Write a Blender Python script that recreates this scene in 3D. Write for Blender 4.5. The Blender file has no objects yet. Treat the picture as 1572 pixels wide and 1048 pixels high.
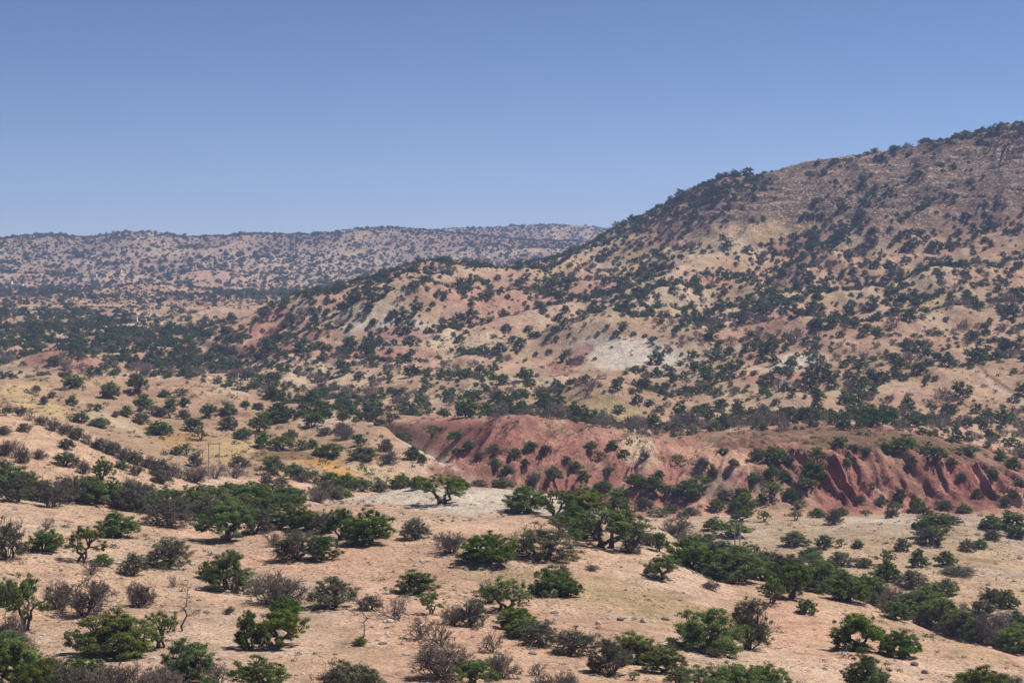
import bpy, math, time
import numpy as np

T0 = time.time()
F = 2600.0; PX0 = 786.0; HZ = 380.0          # pinhole used to turn traced pixels into metres (level camera)
rng = np.random.default_rng(7)
scene = bpy.context.scene
C = scene.collection

# ------------------------------------------------------------------ noise
def _h(ix, iy, s):
    n = (ix.astype(np.int64) * 374761393 + iy.astype(np.int64) * 668265263 + s * 974634777) & 0xFFFFFFFF
    n = ((n ^ (n >> 13)) * 1274126177) & 0xFFFFFFFF
    n = (n ^ (n >> 16)) & 0xFFFFFFFF
    return n / 4294967295.0
def vnoise(x, y, s=0):
    ix = np.floor(x); iy = np.floor(y); fx = x - ix; fy = y - iy
    ux = fx * fx * fx * (fx * (fx * 6 - 15) + 10); uy = fy * fy * fy * (fy * (fy * 6 - 15) + 10)
    a = _h(ix, iy, s); b = _h(ix + 1, iy, s); c = _h(ix, iy + 1, s); d = _h(ix + 1, iy + 1, s)
    return (a + (b - a) * ux) * (1 - uy) + (c + (d - c) * ux) * uy
def fbm(x, y, s=0, o=4, g=.5):
    r = 0; a = 1; t = 0
    for k in range(o):
        r = r + a * vnoise(x * 2 ** k + k * 17.3, y * 2 ** k - k * 9.1, s + k); t += a; a *= g
    return r / t * 2 - 1
def ridged(x, y, s=0, o=3):
    r = 0; a = 1; t = 0
    for k in range(o):
        r = r + a * (1 - np.abs(vnoise(x * 2 ** k + k * 5.7, y * 2 ** k + k * 3.3, s + k) * 2 - 1)); t += a; a *= .5
    return r / t
def sstep(a, b, x):
    t = np.clip((x - a) / (b - a), 0, 1); return t * t * (3 - 2 * t)
def gsmooth(a, s):
    n = int(s * 3); k = np.exp(-.5 * (np.arange(-n, n + 1) / s) ** 2); k /= k.sum()
    return np.convolve(np.pad(a, n, mode='edge'), k, mode='valid')

# ------------------------------------------------------------------ terrain: cross lines (station, depth m, height m or the row where it is seen)
KN = [
 [(-300,5,-2.2),(1900,5,-2.2)],
 [(-300,60,-21),(1900,60,-21)],
 [(-300,108,-30.0),(900,108,-30.5),(1572,108,-32),(1900,108,-33)],
 [(-300,150,-32),(700,155,-34.5),(1000,150,-35.5),(1250,140,-36),(1572,128,-36.5),(1900,120,-37)],
 [(-300,225,775),(0,230,772),(200,238,788),(330,245,805),(450,255,785),(520,262,772),(600,270,760),(700,275,748),(760,275,751),(830,272,758),(900,265,772),(1000,255,802),(1050,248,832),(1100,240,862),(1250,215,905),(1350,198,937),(1450,182,975),(1572,165,1014),(1900,140,1100)],
 [(-300,250,-37),(0,255,-38),(200,264,-42),(330,275,-45),(450,300,-48),(600,315,-52),(700,320,-53),(900,315,-54),(1000,305,-56),(1100,290,-56),(1250,262,-56),(1400,240,-56),(1572,215,-56),(1900,195,-56)],
 [(-300,340,600),(0,340,626),(80,338,640),(200,332,690),(330,332,735),(450,340,738),(600,342,-53),(700,345,-57),(800,350,-58.5),(900,350,-58.5),(1000,350,-58),(1080,350,800),(1250,350,795),(1400,350,793),(1500,350,795),(1572,350,800),(1900,350,805)],
 [(-300,380,-38),(0,380,-43),(200,380,-48),(330,380,-52),(450,380,-52.6),(600,380,-54.5),(700,382,-58),(800,382,-60),(1000,382,-60.5),(1900,382,-60)],
 [(-300,560,572),(0,560,578),(100,560,582),(200,560,587),(330,548,597),(400,535,612),(450,520,622),(540,492,636),(600,458,668),(650,430,695),(700,408,726),(750,400,-56),(800,397,-56.5),(1150,397,-57),(1250,400,-58.3),(1480,400,-58.3),(1572,399,-59),(1900,397,-58)],
 [(-300,612,-52),(0,612,-53),(330,602,-55),(450,582,-56),(560,520,-57),(640,465,-57.5),(700,432,-57),(760,418,-54),(820,414,-51),(1000,413,-52.5),(1100,416,-50.5),(1200,413,706),(1300,412,700),(1400,412,703),(1480,412,712),(1530,412,728),(1572,416,740),(1900,420,740)],
 [(-300,690,-53.5),(0,690,-53.5),(450,650,-54),(560,560,-54),(610,500,650),(660,482,645),(700,472,645),(800,446,640),(860,446,646),(900,446,656),(1000,444,678),(1050,448,674),(1100,452,665),(1180,462,655),(1250,470,650),(1350,474,650),(1420,470,657),(1500,462,685),(1572,458,707),(1900,458,712)],
 [(-300,760,-52),(0,760,-52),(450,720,-54),(600,570,-55),(800,520,-51),(1000,520,-54),(1250,535,-53.5),(1400,540,-52),(1572,520,-54),(1900,520,-54)],
 [(-300,870,-49),(0,870,-49),(300,840,-50),(450,700,-52),(600,660,-52),(800,640,-51),(1000,630,582),(1100,620,572),(1250,610,563),(1400,595,560),(1572,585,560),(1900,580,560)],
 [(-300,990,-48),(0,990,-48),(250,960,-48.5),(330,790,-46.5),(450,790,-43),(600,790,-38),(800,800,-37.5),(900,800,503),(1000,790,495),(1250,770,485),(1400,750,480),(1572,740,475),(1900,740,470)],
 [(-300,1110,-47),(0,1110,-47),(250,1080,-47.5),(300,900,530),(330,890,512),(400,905,488),(450,920,471),(520,945,450),(600,970,421),(650,985,407),(700,990,405),(750,1000,411),(800,1000,414),(900,985,428),(1000,960,412),(1100,940,398),(1250,920,382),(1400,900,372),(1572,880,360),(1900,880,340)],
 [(-300,1220,-46),(400,1200,-45),(550,1150,-42),(650,1120,-34),(750,1100,-22),(800,1090,420),(900,1080,402),(1000,1040,370),(1100,1015,336),(1250,1005,315),(1400,995,293),(1572,985,268),(1900,980,240)],
 [(-300,1350,-45.5),(550,1330,-44),(700,1260,-38),(760,1230,-24),(800,1205,411),(850,1195,397),(900,1180,379),(950,1165,357),(1000,1150,330),(1050,1135,300),(1080,1125,282),(1110,1120,273),(1170,1118,273),(1210,1115,264),(1250,1112,255),(1300,1108,245),(1400,1100,228),(1450,1097,215),(1500,1094,205),(1572,1090,190),(1900,1090,120)],
 [(-300,1500,-45.5),(800,1480,-40),(1000,1450,-10),(1250,1420,10),(1572,1400,35),(1900,1400,50)],
 [(-300,1680,-45),(900,1680,-44),(1250,1680,-20),(1900,1680,0)],
 [(-300,1860,-41),(300,1860,-41),(600,1860,-40),(900,1860,-38),(1900,1860,-30)],
 [(-300,2180,-12),(0,2180,-16),(600,2180,-15),(900,2180,-12),(1900,2180,-20)],
 [(-300,2500,366),(0,2500,367),(50,2500,361),(100,2500,361),(135,2500,366),(180,2500,357),(230,2500,356),(290,2500,364),(400,2500,359),(470,2500,360),(550,2500,351),(600,2500,349),(650,2500,353),(720,2500,360),(800,2500,368),(935,2500,375),(1900,2500,380)],
 [(-300,2760,-4),(1900,2760,-2)],
 [(-300,3100,370),(550,3100,366),(660,3100,357),(740,3100,350),(800,3100,347),(860,3100,346),(900,3100,350),(935,3100,356),(1000,3100,362),(1900,3100,372)],
 [(-300,3450,-20),(1900,3450,-20)],
 [(-300,4100,-45),(1900,4100,-45)],
]
PXC = np.arange(-360, 1933, 2.0); NC = len(PXC)
KY = []; KZ = []
for i, kn in enumerate(KN):
    p = np.array([k[0] for k in kn], float); y = np.array([k[1] for k in kn], float)
    z = np.array([(HZ - k[2]) / F * k[1] if k[2] >= 115 else k[2] for k in kn], float)
    s = 8 if i in (4, 16, 21, 14, 10) else 14
    KY.append(gsmooth(np.interp(PXC, p, y), s)); KZ.append(gsmooth(np.interp(PXC, p, z), s))
KY = np.array(KY); KZ = np.array(KZ)
KY[0] = 4.5
for i in range(1, len(KY)): KY[i] = np.maximum(KY[i], KY[i - 1] + 11)
YR = np.concatenate([np.linspace(5, 96, 24), np.geomspace(100, 380, 330), np.linspace(380, 480, 130)[1:], np.geomspace(481, 1250, 330), np.geomspace(1254, 3200, 230), np.linspace(3230, 4000, 14)])
NR = len(YR)
h = KY[1:] - KY[:-1]; dl = (KZ[1:] - KZ[:-1]) / h
m = np.zeros_like(KY); m[0] = dl[0]; m[-1] = dl[-1]
w1 = 2 * h[1:] + h[:-1]; w2 = h[1:] + 2 * h[:-1]
same = dl[1:] * dl[:-1] > 0
with np.errstate(all='ignore'):
    m[1:-1] = np.where(same, (w1 + w2) / (w1 / dl[:-1] + w2 / dl[1:]), 0)
m = np.nan_to_num(m)
Z = np.zeros((NC, NR))
for k in range(len(KY) - 1):
    for_y = YR[None, :]
    msk = (for_y >= KY[k][:, None]) & (for_y < KY[k + 1][:, None])
    ci, ri = np.nonzero(msk)
    t = (YR[ri] - KY[k][ci]) / h[k][ci]; hh = h[k][ci]
    Z[ci, ri] = ((1 + 2 * t) * (1 - t) ** 2 * KZ[k][ci] + t * (1 - t) ** 2 * hh * m[k][ci] + t * t * (3 - 2 * t) * KZ[k + 1][ci] + t * t * (t - 1) * hh * m[k + 1][ci])
X = (PXC[:, None] - PX0) / F * YR[None, :]; Y = np.broadcast_to(YR[None, :], X.shape).copy()
P = np.broadcast_to(PXC[:, None], X.shape)

def dome(px, Yc, sx, sy, hgt, rot=0, p=2.0):
    global Z
    x0 = (px - PX0) / F * Yc; c, s = math.cos(rot), math.sin(rot)
    dx = X - x0; dy = Y - Yc
    u = (dx * c + dy * s) / sx; v = (-dx * s + dy * c) / sy
    Z = Z + hgt * np.exp(-(np.sqrt(u * u + v * v) ** p))
# knolls and spurs
dome(955, 712, 34, 26, 12, .1, 2.4)          # pale dome
dome(1232, 690, 17, 13, 7.5, 0, 2.4)                # small pale dome
dome(610, 800, 34, 30, 9, .2, 2.3)          # pale knoll on the shoulder
dome(930, 562, 19, 12, 8, -.15, 2.3)      # ochre mound
dome(470, 860, 22, 30, 8, .5)               # light crest on the left spur
dome(90, 720, 20, 25, 7)                    # little red hill
dome(1180, 400, 9, 9, 4)                    # grey cone on scarp
dome(1215, 555, 14, 12, 4)
dome(230, 1650, 55, 60, 9)                  # far knolls
dome(310, 1900, 50, 60, 10)
dome(380, 1150, 60, 40, -3)
dome(690, 266, 15, 9, 1.0, 0, 2.4)
dome(700, 820, 70, 15, 9, .5); dome(1000, 760, 60, 14, 7, .4); dome(1420, 690, 60, 14, 7, .5); dome(1120, 690, 45, 13, 6, .5); dome(820, 700, 40, 12, 5, .3); dome(1540, 760, 60, 15, 7, .5); dome(1130, 830, 80, 14, 7, .45); dome(1380, 780, 70, 12, 7, .5)
dome(1300, 900, 90, 14, 8, .4); dome(850, 900, 60, 12, 7, .5)

# natural relief
mt = sstep(560, 760, Y) * sstep(1290, 1050, Y)
mtR = mt * sstep(250, 480, P)
wx = X + 14 * fbm(X / 60, Y / 60, 3, 3); wy = Y + 14 * fbm(X / 60, Y / 60, 9, 3)
rv = ridged((wx * .87 - wy * .49) / 62, (wx * .49 + wy * .87) / 210, 21, 3)
crestfade = (1 - .85 * np.exp(-((Y - KY[16][:, None]) / 42) ** 2)) * (1 - .8 * np.exp(-((Y - KY[14][:, None]) / 45) ** 2) * sstep(900, 820, P))
Z += mtR * crestfade * (rv - .55) * 26 * (.35 + .65 * sstep(700, 860, Y))
RV = rv
Z += mtR * (ridged(wx / 26, wy / 34, 33, 2) - .6) * 5.5 * (.4 + .6 * crestfade)
Z += sstep(480, 700, Y) * (1 - mtR) * sstep(1500, 1100, Y) * (fbm(X / 60, Y / 80, 5, 5) * 3.2 + (ridged(wx / 60, wy / 50, 6, 3) - .6) * 6)
far = sstep(1700, 2000, Y)
RF = ridged(X / 150, Y / 300, 41, 4)
Z += far * (RF - .6) * 15 * (1 - .85 * np.exp(-((Y - 2500) / 60) ** 2))
Z += sstep(390, 470, Y) * sstep(620, 560, Y) * sstep(650, 560, P) * (ridged(X / 24, Y / 34, 51, 3) - .6) * 4.5
Z += sstep(60, 110, Y) * sstep(420, 330, Y) * (fbm(X / 38, Y / 30, 61, 4) * .9 + fbm(X / 6, Y / 6, 66, 3) * .16)
Z += sstep(60, 130, Y) * sstep(345, 250, Y) * (ridged((X * .8 - Y * .3) / 16, Y / 40, 68, 3) - .6) * -1.5 * sstep(.2, .8, vnoise(X / 40, Y / 40, 70))
Z += fbm(X / 9, Y / 9, 71, 3) * .12 * sstep(300, 500, Y) * (1 + 2 * sstep(600, 900, Y))
# badland gullies on the red scarp
scm = sstep(384, 394, Y) * sstep(458, 430, Y) * sstep(640, 700, P)
scm *= 1 - .6 * sstep(416, 425, Y) * sstep(1150, 1200, P)
lean = np.where(P < 1150, -.35, .25)
gu = X + lean * (Y - 380) + 7.0 * fbm(X / 34, Y / 40, 80, 2) + 3.0 * fbm(X / 12, Y / 12, 81, 3)
g1 = ridged(gu / 15, Y / 90, 83, 2); g2 = ridged(gu / 4.2, Y / 60, 86, 2)
big = sstep(1330, 700, P)
g3 = ridged((gu + .8 * fbm(X / 3, Y / 5, 89, 2)) / 1.9, Y / 30, 90, 2)
Z += scm * ((g1 - .62) * (.9 + 5.6 * big) + (ridged(wx / 11, wy / 16, 94, 3) - .6) * 3.4 * (.35 + .65 * big) + (np.abs(g2) ** 2 - .4) * (2.7 - .2 * big) * np.maximum(sstep(.2, .55, vnoise(X / 16, Y / 22, 84)), .8 * sstep(1240, 1300, P)) * sstep(384, 398, Y) * (.5 + .9 * vnoise(X / 12, Y / 30, 88)) + (g3 - .6) * (1.5 + .8 * sstep(1240, 1300, P)) * sstep(386, 398, Y) + fbm(X / 5, Y / 5, 92, 4) * 1.0 + fbm(X / 1.8, Y / 1.8, 93, 2) * .45)
yel = sstep(384, 394, Y) * sstep(440, 410, Y) * sstep(640, 560, P) * sstep(330, 420, P)
Z += yel * (ridged(gu / 4, Y / 50, 91, 2) - .55) * 1.6
# rock ledges near the mountain top
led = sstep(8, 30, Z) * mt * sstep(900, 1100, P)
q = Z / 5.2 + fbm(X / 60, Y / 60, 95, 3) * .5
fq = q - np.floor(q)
Z += led * (sstep(.38, .62, fq) - fq) * 5.2 * .72 * sstep(.35, .7, vnoise(X / 38, Y / 50, 96)) + led * fbm(X / 7, Y / 10, 97, 3) * 1.3
Z += sstep(470, 600, Y) * sstep(1600, 1200, Y) * (ridged(X / 13, Y / 20, 98, 2) - .6) * 1.5 * crestfade
ROW = HZ - F * Z / Y                          # row at which each point is seen

def gi(px, yy, A):
    i = np.clip((np.asarray(px, float) - PXC[0]) / 2.0, 0, NC - 1.001); j = np.clip(np.interp(yy, YR, np.arange(NR)), 0, NR - 1.001)
    a = i.astype(int); b = j.astype(int); u = i - a; v = j - b
    return A[a, b] * (1 - u) * (1 - v) + A[a + 1, b] * u * (1 - v) + A[a, b + 1] * (1 - u) * v + A[a + 1, b + 1] * u * v
def zat(x, y):
    return float(gi(x / y * F + PX0, y, Z))
def at(px, py, ymin=60):
    """depth of the first ground point seen at a pixel"""
    i = int(np.clip(round((px - PXC[0]) / 2), 0, NC - 1)); r = ROW[i]; k0 = int(np.searchsorted(YR, ymin))
    k = k0
    while k < NR - 1 and r[k] > py: k += 1
    if k == k0: return YR[k0]
    a = (r[k - 1] - py) / max(1e-6, r[k - 1] - r[k])
    return YR[k - 1] + (YR[k] - YR[k - 1]) * min(max(a, 0), 1)
# occlusion by terrain: running minimum of rows from near to far
RMIN = np.minimum.accumulate(np.where(YR[None, :] < 60, 9999, ROW), axis=1)

# ------------------------------------------------------------------ ground colours (albedo)
COL = dict(sand=(.54,.36,.24), pinksand=(.54,.325,.225), pale=(.60,.47,.36), white=(.62,.53,.42), yellow=(.52,.37,.19), ochre=(.50,.28,.09),
           olive=(.40,.30,.155), red=(.31,.125,.10), dred=(.15,.058,.048), pink=(.43,.215,.165), brown=(.19,.12,.075), tan=(.40,.265,.17), grey=(.235,.178,.14),
           cream=(.52,.40,.27), terr=(.50,.355,.225), bank=(.38,.31,.24), far=(.34,.25,.18))
for k in COL: COL[k] = np.array(COL[k])
T = np.zeros(X.shape + (3,)); T[:] = COL['sand']
def mix(mask, c):
    global T
    T += (COL[c] - T) * np.clip(mask, 0, 1)[..., None]
n1 = fbm(X / 30, Y / 30, 101, 4); n2 = fbm(X / 90, Y / 90, 111, 4); n3 = fbm(X / 11, Y / 11, 121, 3)
mix(sstep(.0, .5, n1 + .3 * n3) * .6, 'pinksand'); mix(sstep(.15, .5, fbm(X / 22, Y / 22, 131, 3)) * .35, 'pale')
mix(sstep(245, 300, Y) * sstep(900, 1050, P) * sstep(372, 355, Y), 'terr')
mix(sstep(300, 335, Y) * sstep(1050, 1120, P) * sstep(372, 355, Y) * (.5 + .5 * n3), 'bank')
trl = ridged(X / 26 + .4 * n3, Y / 15 + .3 * n1, 127, 1)
mix(sstep(.90, .975, trl) * sstep(100, 120, Y) * sstep(372, 355, Y) * .38 * sstep(-.2, .2, n1), 'pale'); mix(sstep(.86, .95, ridged(X / 9, Y / 14, 129, 2)) * sstep(372, 355, Y) * .3, 'brown')
back = sstep(376, 392, Y)
mix(back * sstep(660, 560, P), 'tan'); mix(back * sstep(480, 560, Y), 'tan')
mix(back * sstep(490, 600, Y) * sstep(0, .5, n1) * .7, 'pinksand')
mix(back * sstep(490, 600, Y) * sstep(.05, .45, fbm(X / 40, Y / 30, 141, 4)) * .75, 'cream')
mix(mtR * sstep(.02, .4, fbm(X / 55, Y / 45, 151, 4)) * .6, 'pink')
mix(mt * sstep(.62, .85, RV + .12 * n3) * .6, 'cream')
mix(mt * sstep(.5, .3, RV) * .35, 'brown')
mix(mtR * sstep(.3, .6, fbm(X / 35, Y / 30, 161, 4)) * .7, 'yellow')
up = sstep(-5, 28, Z + 9 * n2) * mt * sstep(880, 1000, P)
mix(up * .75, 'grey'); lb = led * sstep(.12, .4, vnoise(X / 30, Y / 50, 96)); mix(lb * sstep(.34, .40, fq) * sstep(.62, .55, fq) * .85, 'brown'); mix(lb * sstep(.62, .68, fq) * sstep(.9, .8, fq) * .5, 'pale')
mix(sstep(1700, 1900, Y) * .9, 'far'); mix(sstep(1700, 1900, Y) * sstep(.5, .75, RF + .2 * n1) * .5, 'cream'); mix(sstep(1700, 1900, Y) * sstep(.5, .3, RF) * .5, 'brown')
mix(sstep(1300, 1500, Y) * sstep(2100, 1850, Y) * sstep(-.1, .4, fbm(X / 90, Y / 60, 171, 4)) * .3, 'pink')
# scarp
sc = sstep(378, 392, Y) * sstep(640, 690, P) * sstep(476, 455, Y + 8 * n3)
mix(sc, 'pink'); mix(sc * sstep(-.3, .25, fbm(gu / 16, Y / 14, 187, 4)) * .75, 'tan')
st = fbm(gu / 5, Y / 40, 181, 3)
mix(sc * sstep(-.15, .3, st + .35 * fbm(X / 25, Y / 25, 185, 3)) * .7 * (.65 + .35 * sstep(1100, 1350, P)), 'red')
mix(sc * sstep(.25, .6, -st + .3 * n1) * .5, 'cream')
mix(sc * sstep(.1, .5, fbm(gu / 9, Y / 25, 189, 3)) * .7, 'dred')
# traced patches: (px, row, rx, ry, angle deg, colour, strength, depth range)
n4 = fbm(X / 3.5, Y / 5, 125, 3)
PATCH = [
 (700,768,150,20,3,'white',.9,180,300),(560,765,90,12,-6,'white',.6,180,300),(830,775,90,18,12,'white',.75,180,300),(960,800,60,25,30,'pale',.6,180,300),
 (850,900,130,28,12,'olive',.45,100,300),(1000,930,150,26,14,'olive',.5,100,300),(1460,985,120,14,18,'olive',.35,100,300),(640,880,60,40,0,'pinksand',.5,100,300),(1240,960,150,22,18,'pinksand',.8,100,300),(1090,980,70,18,0,'pale',.6,100,300),
 (590,915,60,50,20,'pinksand',.5,100,300),(520,990,80,40,0,'olive',.2,100,300),(430,830,90,14,0,'pinksand',.6,100,300),
 (40,600,60,14,0,'yellow',.65,385,620),(60,625,60,18,25,'yellow',.9,385,620),(180,650,60,10,20,'cream',.7,385,600),(280,672,50,14,0,'ochre',.45,385,600),
 (365,690,60,18,0,'yellow',.9,375,600),(470,705,60,8,6,'ochre',.65,375,600),(520,722,50,12,20,'ochre',.85,375,600),(430,698,50,8,0,'brown',.7,375,600),(585,730,55,18,10,'yellow',.95,375,560),(590,727,30,14,10,'cream',.5,375,560),
 (150,590,50,8,0,'olive',.5,480,620),(340,600,40,9,0,'cream',.8,480,600),(500,650,50,14,5,'pale',.6,440,600),(650,690,60,10,32,'pale',.8,400,500),(420,745,60,14,0,'pinksand',.8,300,420),
 (700,655,90,16,10,'red',.6,420,520),(770,690,140,45,18,'red',.5,390,470),(760,725,70,20,5,'dred',.4,390,470),(960,770,150,18,12,'red',.55,380,470),(900,690,60,30,30,'brown',.25,390,470),
 (980,690,30,25,0,'cream',.75,400,470),(1120,710,80,22,10,'pinksand',.8,390,470),(1110,750,40,24,0,'grey',.75,385,440),(1180,720,40,30,20,'brown',.6,390,470),
 (1300,740,60,60,-50,'red',.6,380,440),(1420,745,110,34,6,'red',.65,380,430),(1340,715,40,16,0,'pink',.8,395,430),(1470,770,50,16,0,'dred',.6,380,430),
 (1350,675,230,22,6,'brown',.95,418,500),(1150,670,110,12,0,'brown',.7,425,500),(1510,715,70,16,12,'brown',.6,418,500),
 (1560,770,30,12,-20,'pinksand',1,380,470),
 (940,628,75,22,14,'olive',1,520,650),(860,612,50,10,0,'olive',.9,520,650),(990,650,60,10,14,'yellow',.7,500,640),
 (960,540,95,28,8,'white',.95,640,800),(880,548,45,16,-30,'red',.7,620,780),(1180,640,60,12,0,'yellow',.6,520,620),(1250,655,40,8,0,'olive',.7,480,600),
 (1232,560,46,20,5,'white',.95,620,800),(1090,500,60,18,-25,'cream',.6,700,900),(1210,585,90,12,0,'pink',.8,600,760),(1140,560,50,14,-25,'red',.5,640,780),
 (600,500,85,26,10,'white',.75,720,900),(560,480,60,18,-10,'cream',.6,760,960),(620,515,60,16,0,'pink',.8,720,860),(590,545,100,14,0,'pink',.6,640,800),(690,520,60,30,30,'cream',.7,700,900),
 (390,505,60,10,-30,'pink',.95,760,980),(395,530,45,12,-35,'red',.9,760,980),(470,475,30,16,30,'cream',.9,820,980),(505,488,50,10,10,'cream',.8,780,980),(350,498,40,6,-15,'pinksand',.9,760,980),
 (560,450,60,14,-25,'red',.6,880,1000),(610,440,50,22,-15,'red',.5,880,1000),(800,450,80,30,0,'tan',.7,860,1010),(760,480,120,40,0,'pink',.35,760,1000),
 (70,548,36,13,-25,'red',.6,640,820),(120,560,30,12,0,'pink',.9,640,820),(20,545,30,12,0,'pinksand',.8,640,820),(200,580,80,8,0,'cream',.5,600,760),(90,520,60,6,0,'cream',.9,800,1000),(220,498,70,5,0,'cream',.6,900,1200),
 (1150,360,110,17,-8,'yellow',.65,950,1110),(1170,350,60,9,-8,'sand',.6,950,1110),(1000,400,60,18,-18,'yellow',.5,900,1120),(1440,395,130,18,-3,'pinksand',.7,880,1010),(1430,412,80,12,-5,'yellow',.8,860,1000),(1080,380,70,14,-12,'cream',.6,900,1100),
 (860,410,40,8,-15,'yellow',.8,960,1200),(1300,490,160,30,0,'pinksand',.5,720,900),(1500,590,70,26,15,'sand',.8,540,760),(1420,610,70,18,0,'pinksand',.6,520,720),(1270,460,50,14,-10,'yellow',.5,760,940),(1170,500,60,30,-20,'pink',.7,700,900),
 (1460,300,160,30,-5,'grey',.4,950,1110),(1540,588,52,3,38,'brown',.9,520,700),(1530,592,60,4,38,'white',.5,520,700),(1500,858,90,4,4,'brown',.35,240,345),(1480,872,100,4,6,'white',.5,240,345),(1400,800,120,5,2,'white',.4,300,352),(1480,218,110,9,-8,'brown',.6,1040,1110),
 (210,428,60,8,5,'cream',.8,1600,2100),(150,440,110,8,0,'pink',.4,1600,2100),(310,418,60,8,0,'pink',.4,1700,2100),(320,438,40,8,0,'pink',.4,1600,2100),(40,430,40,8,0,'pink',.3,1600,2100),
]
for (cx, cy, rx, ry, an, c, s_, y0, y1) in PATCH:
    i0 = max(0, int((cx - 1.8 * rx - PXC[0]) / 2)); i1 = min(NC, int((cx + 1.8 * rx - PXC[0]) / 2) + 2)
    sl = (slice(i0, i1), slice(int(np.searchsorted(YR, y0 - 20)), int(np.searchsorted(YR, y1 + 20))))
    a = math.radians(an); dx = P[sl] - cx + rx * .22 * n3[sl]; dy = ROW[sl] - cy + ry * .35 * n3[sl]
    u = (dx * math.cos(a) + dy * math.sin(a)) / rx; v = (-dx * math.sin(a) + dy * math.cos(a)) / ry
    d = np.sqrt(u * u + v * v) + .35 * n1[sl] + .38 * n4[sl] + .2 * n3[sl]
    mk = sstep(1.15, .65, d) * s_ * sstep(y0 - 12, y0, Y[sl]) * sstep(y1 + 12, y1, Y[sl])
    T[sl] += (COL[c] - T[sl]) * mk[..., None]
T *= (1 + .13 * n3 + .07 * n2 + .12 * n4)[..., None]
rock = np.clip(up * .9 + far * .4 * sstep(-20, 10, Z), 0, 1)

def grid_mesh(name, V, ncol, nrow):
    me = bpy.data.meshes.new(name); n = ncol * nrow
    me.vertices.add(n); me.vertices.foreach_set('co', V.astype(np.float32).ravel())
    i = np.arange(ncol - 1)[:, None] * nrow + np.arange(nrow - 1)[None, :]
    q = np.stack([i, i + nrow, i + nrow + 1, i + 1], -1).reshape(-1)
    nf = (ncol - 1) * (nrow - 1)
    me.loops.add(nf * 4); me.loops.foreach_set('vertex_index', q.astype(np.int32))
    me.polygons.add(nf); me.polygons.foreach_set('loop_start', np.arange(0, nf * 4, 4, dtype=np.int32))
    me.polygons.foreach_set('use_smooth', np.ones(nf, bool))
    me.update(calc_edges=True); return me
me = grid_mesh('ground', np.stack([X, Y, Z], -1), NC, NR)
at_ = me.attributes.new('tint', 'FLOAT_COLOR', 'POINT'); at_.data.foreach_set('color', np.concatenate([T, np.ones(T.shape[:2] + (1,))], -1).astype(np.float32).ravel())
at_ = me.attributes.new('rock', 'FLOAT', 'POINT'); at_.data.foreach_set('value', rock.astype(np.float32).ravel())
ground = bpy.data.objects.new('ground', me); C.objects.link(ground); ground['kind'] = 'structure'

# ------------------------------------------------------------------ materials
def newmat(name):
    m_ = bpy.data.materials.new(name); m_.use_nodes = True; nt = m_.node_tree
    for n in list(nt.nodes): nt.nodes.remove(n)
    return m_, nt, (lambda t, **k: _nd(nt, t, k)), nt.links.new
def _nd(nt, t, k):
    n = nt.nodes.new(t)
    for a, b in k.items():
        if a.startswith('i_'):
            key = a[2:]; key = int(key) if key.isdigit() else key
            n.inputs[key].default_value = b
        else: setattr(n, a, b)
    return n
def ramp(nt, fac, stops):
    r = nt.nodes.new('ShaderNodeValToRGB'); nt.links.new(fac, r.inputs[0]); e = r.color_ramp.elements
    while len(e) > 1: e.remove(e[-1])
    e[0].position = stops[0][0]; c = stops[0][1]; e[0].color = (c, c, c, 1) if not isinstance(c, tuple) else c + (1,)
    for p_, c in stops[1:]:
        x = e.new(p_); x.color = (c, c, c, 1) if not isinstance(c, tuple) else c + (1,)
    return r.outputs[0]
def mul(nt, a, b):
    n = nt.nodes.new('ShaderNodeMix'); n.data_type = 'RGBA'; n.blend_type = 'MULTIPLY'; n.inputs[0].default_value = 1
    nt.links.new(a, n.inputs[6]); nt.links.new(b, n.inputs[7]); return n.outputs[2]
def mixc(nt, f, a, b):
    n = nt.nodes.new('ShaderNodeMix'); n.data_type = 'RGBA'
    for v, s_ in ((f, 0), (a, 6), (b, 7)):
        if isinstance(v, (int, float)): n.inputs[s_].default_value = v
        elif isinstance(v, tuple): n.inputs[s_].default_value = v + (1,)
        else: nt.links.new(v, n.inputs[s_])
    return n.outputs[2]
def math_(nt, op, a, b=None):
    n = nt.nodes.new('ShaderNodeMath'); n.operation = op
    for i, v in enumerate((a, b)):
        if v is None: continue
        if isinstance(v, (int, float)): n.inputs[i].default_value = v
        else: nt.links.new(v, n.inputs[i])
    return n.outputs[0]

gm, nt, N, L = newmat('ground_soil')
out = N('ShaderNodeOutputMaterial'); bs = N('ShaderNodeBsdfDiffuse'); L(bs.outputs[0], out.inputs[0])
tint = N('ShaderNodeAttribute', attribute_name='tint').outputs['Color']; rk = N('ShaderNodeAttribute', attribute_name='rock').outputs['Fac']
geo = N('ShaderNodeNewGeometry'); pos = geo.outputs['Position']
def noise(scale, det=4, rough=.6, vec=pos):
    n = N('ShaderNodeTexNoise', i_Scale=scale, i_Detail=det, i_Roughness=rough); L(vec, n.inputs['Vector']); return n.outputs['Fac']
nA = noise(.35, 6, .7); nB = noise(2.2, 5, .75); nC = noise(.06, 5, .6)
c = mul(nt, tint, ramp(nt, nA, [(.3, .66), (.5, 1.0), (.7, 1.2)]))
c = mul(nt, c, ramp(nt, nB, [(.34, .50), (.46, .95), (.52, 1.03), (.68, 1.3)]))
c = mul(nt, c, ramp(nt, nC, [(.3, .86), (.7, 1.1)]))
v = N('ShaderNodeTexVoronoi', i_Scale=1.6, i_Randomness=1.0); L(pos, v.inputs['Vector'])
thr = ramp(nt, noise(.12, 3), [(.40, .07), (.62, .30)])
dark = math_(nt, 'LESS_THAN', v.outputs['Distance'], thr)
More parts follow.
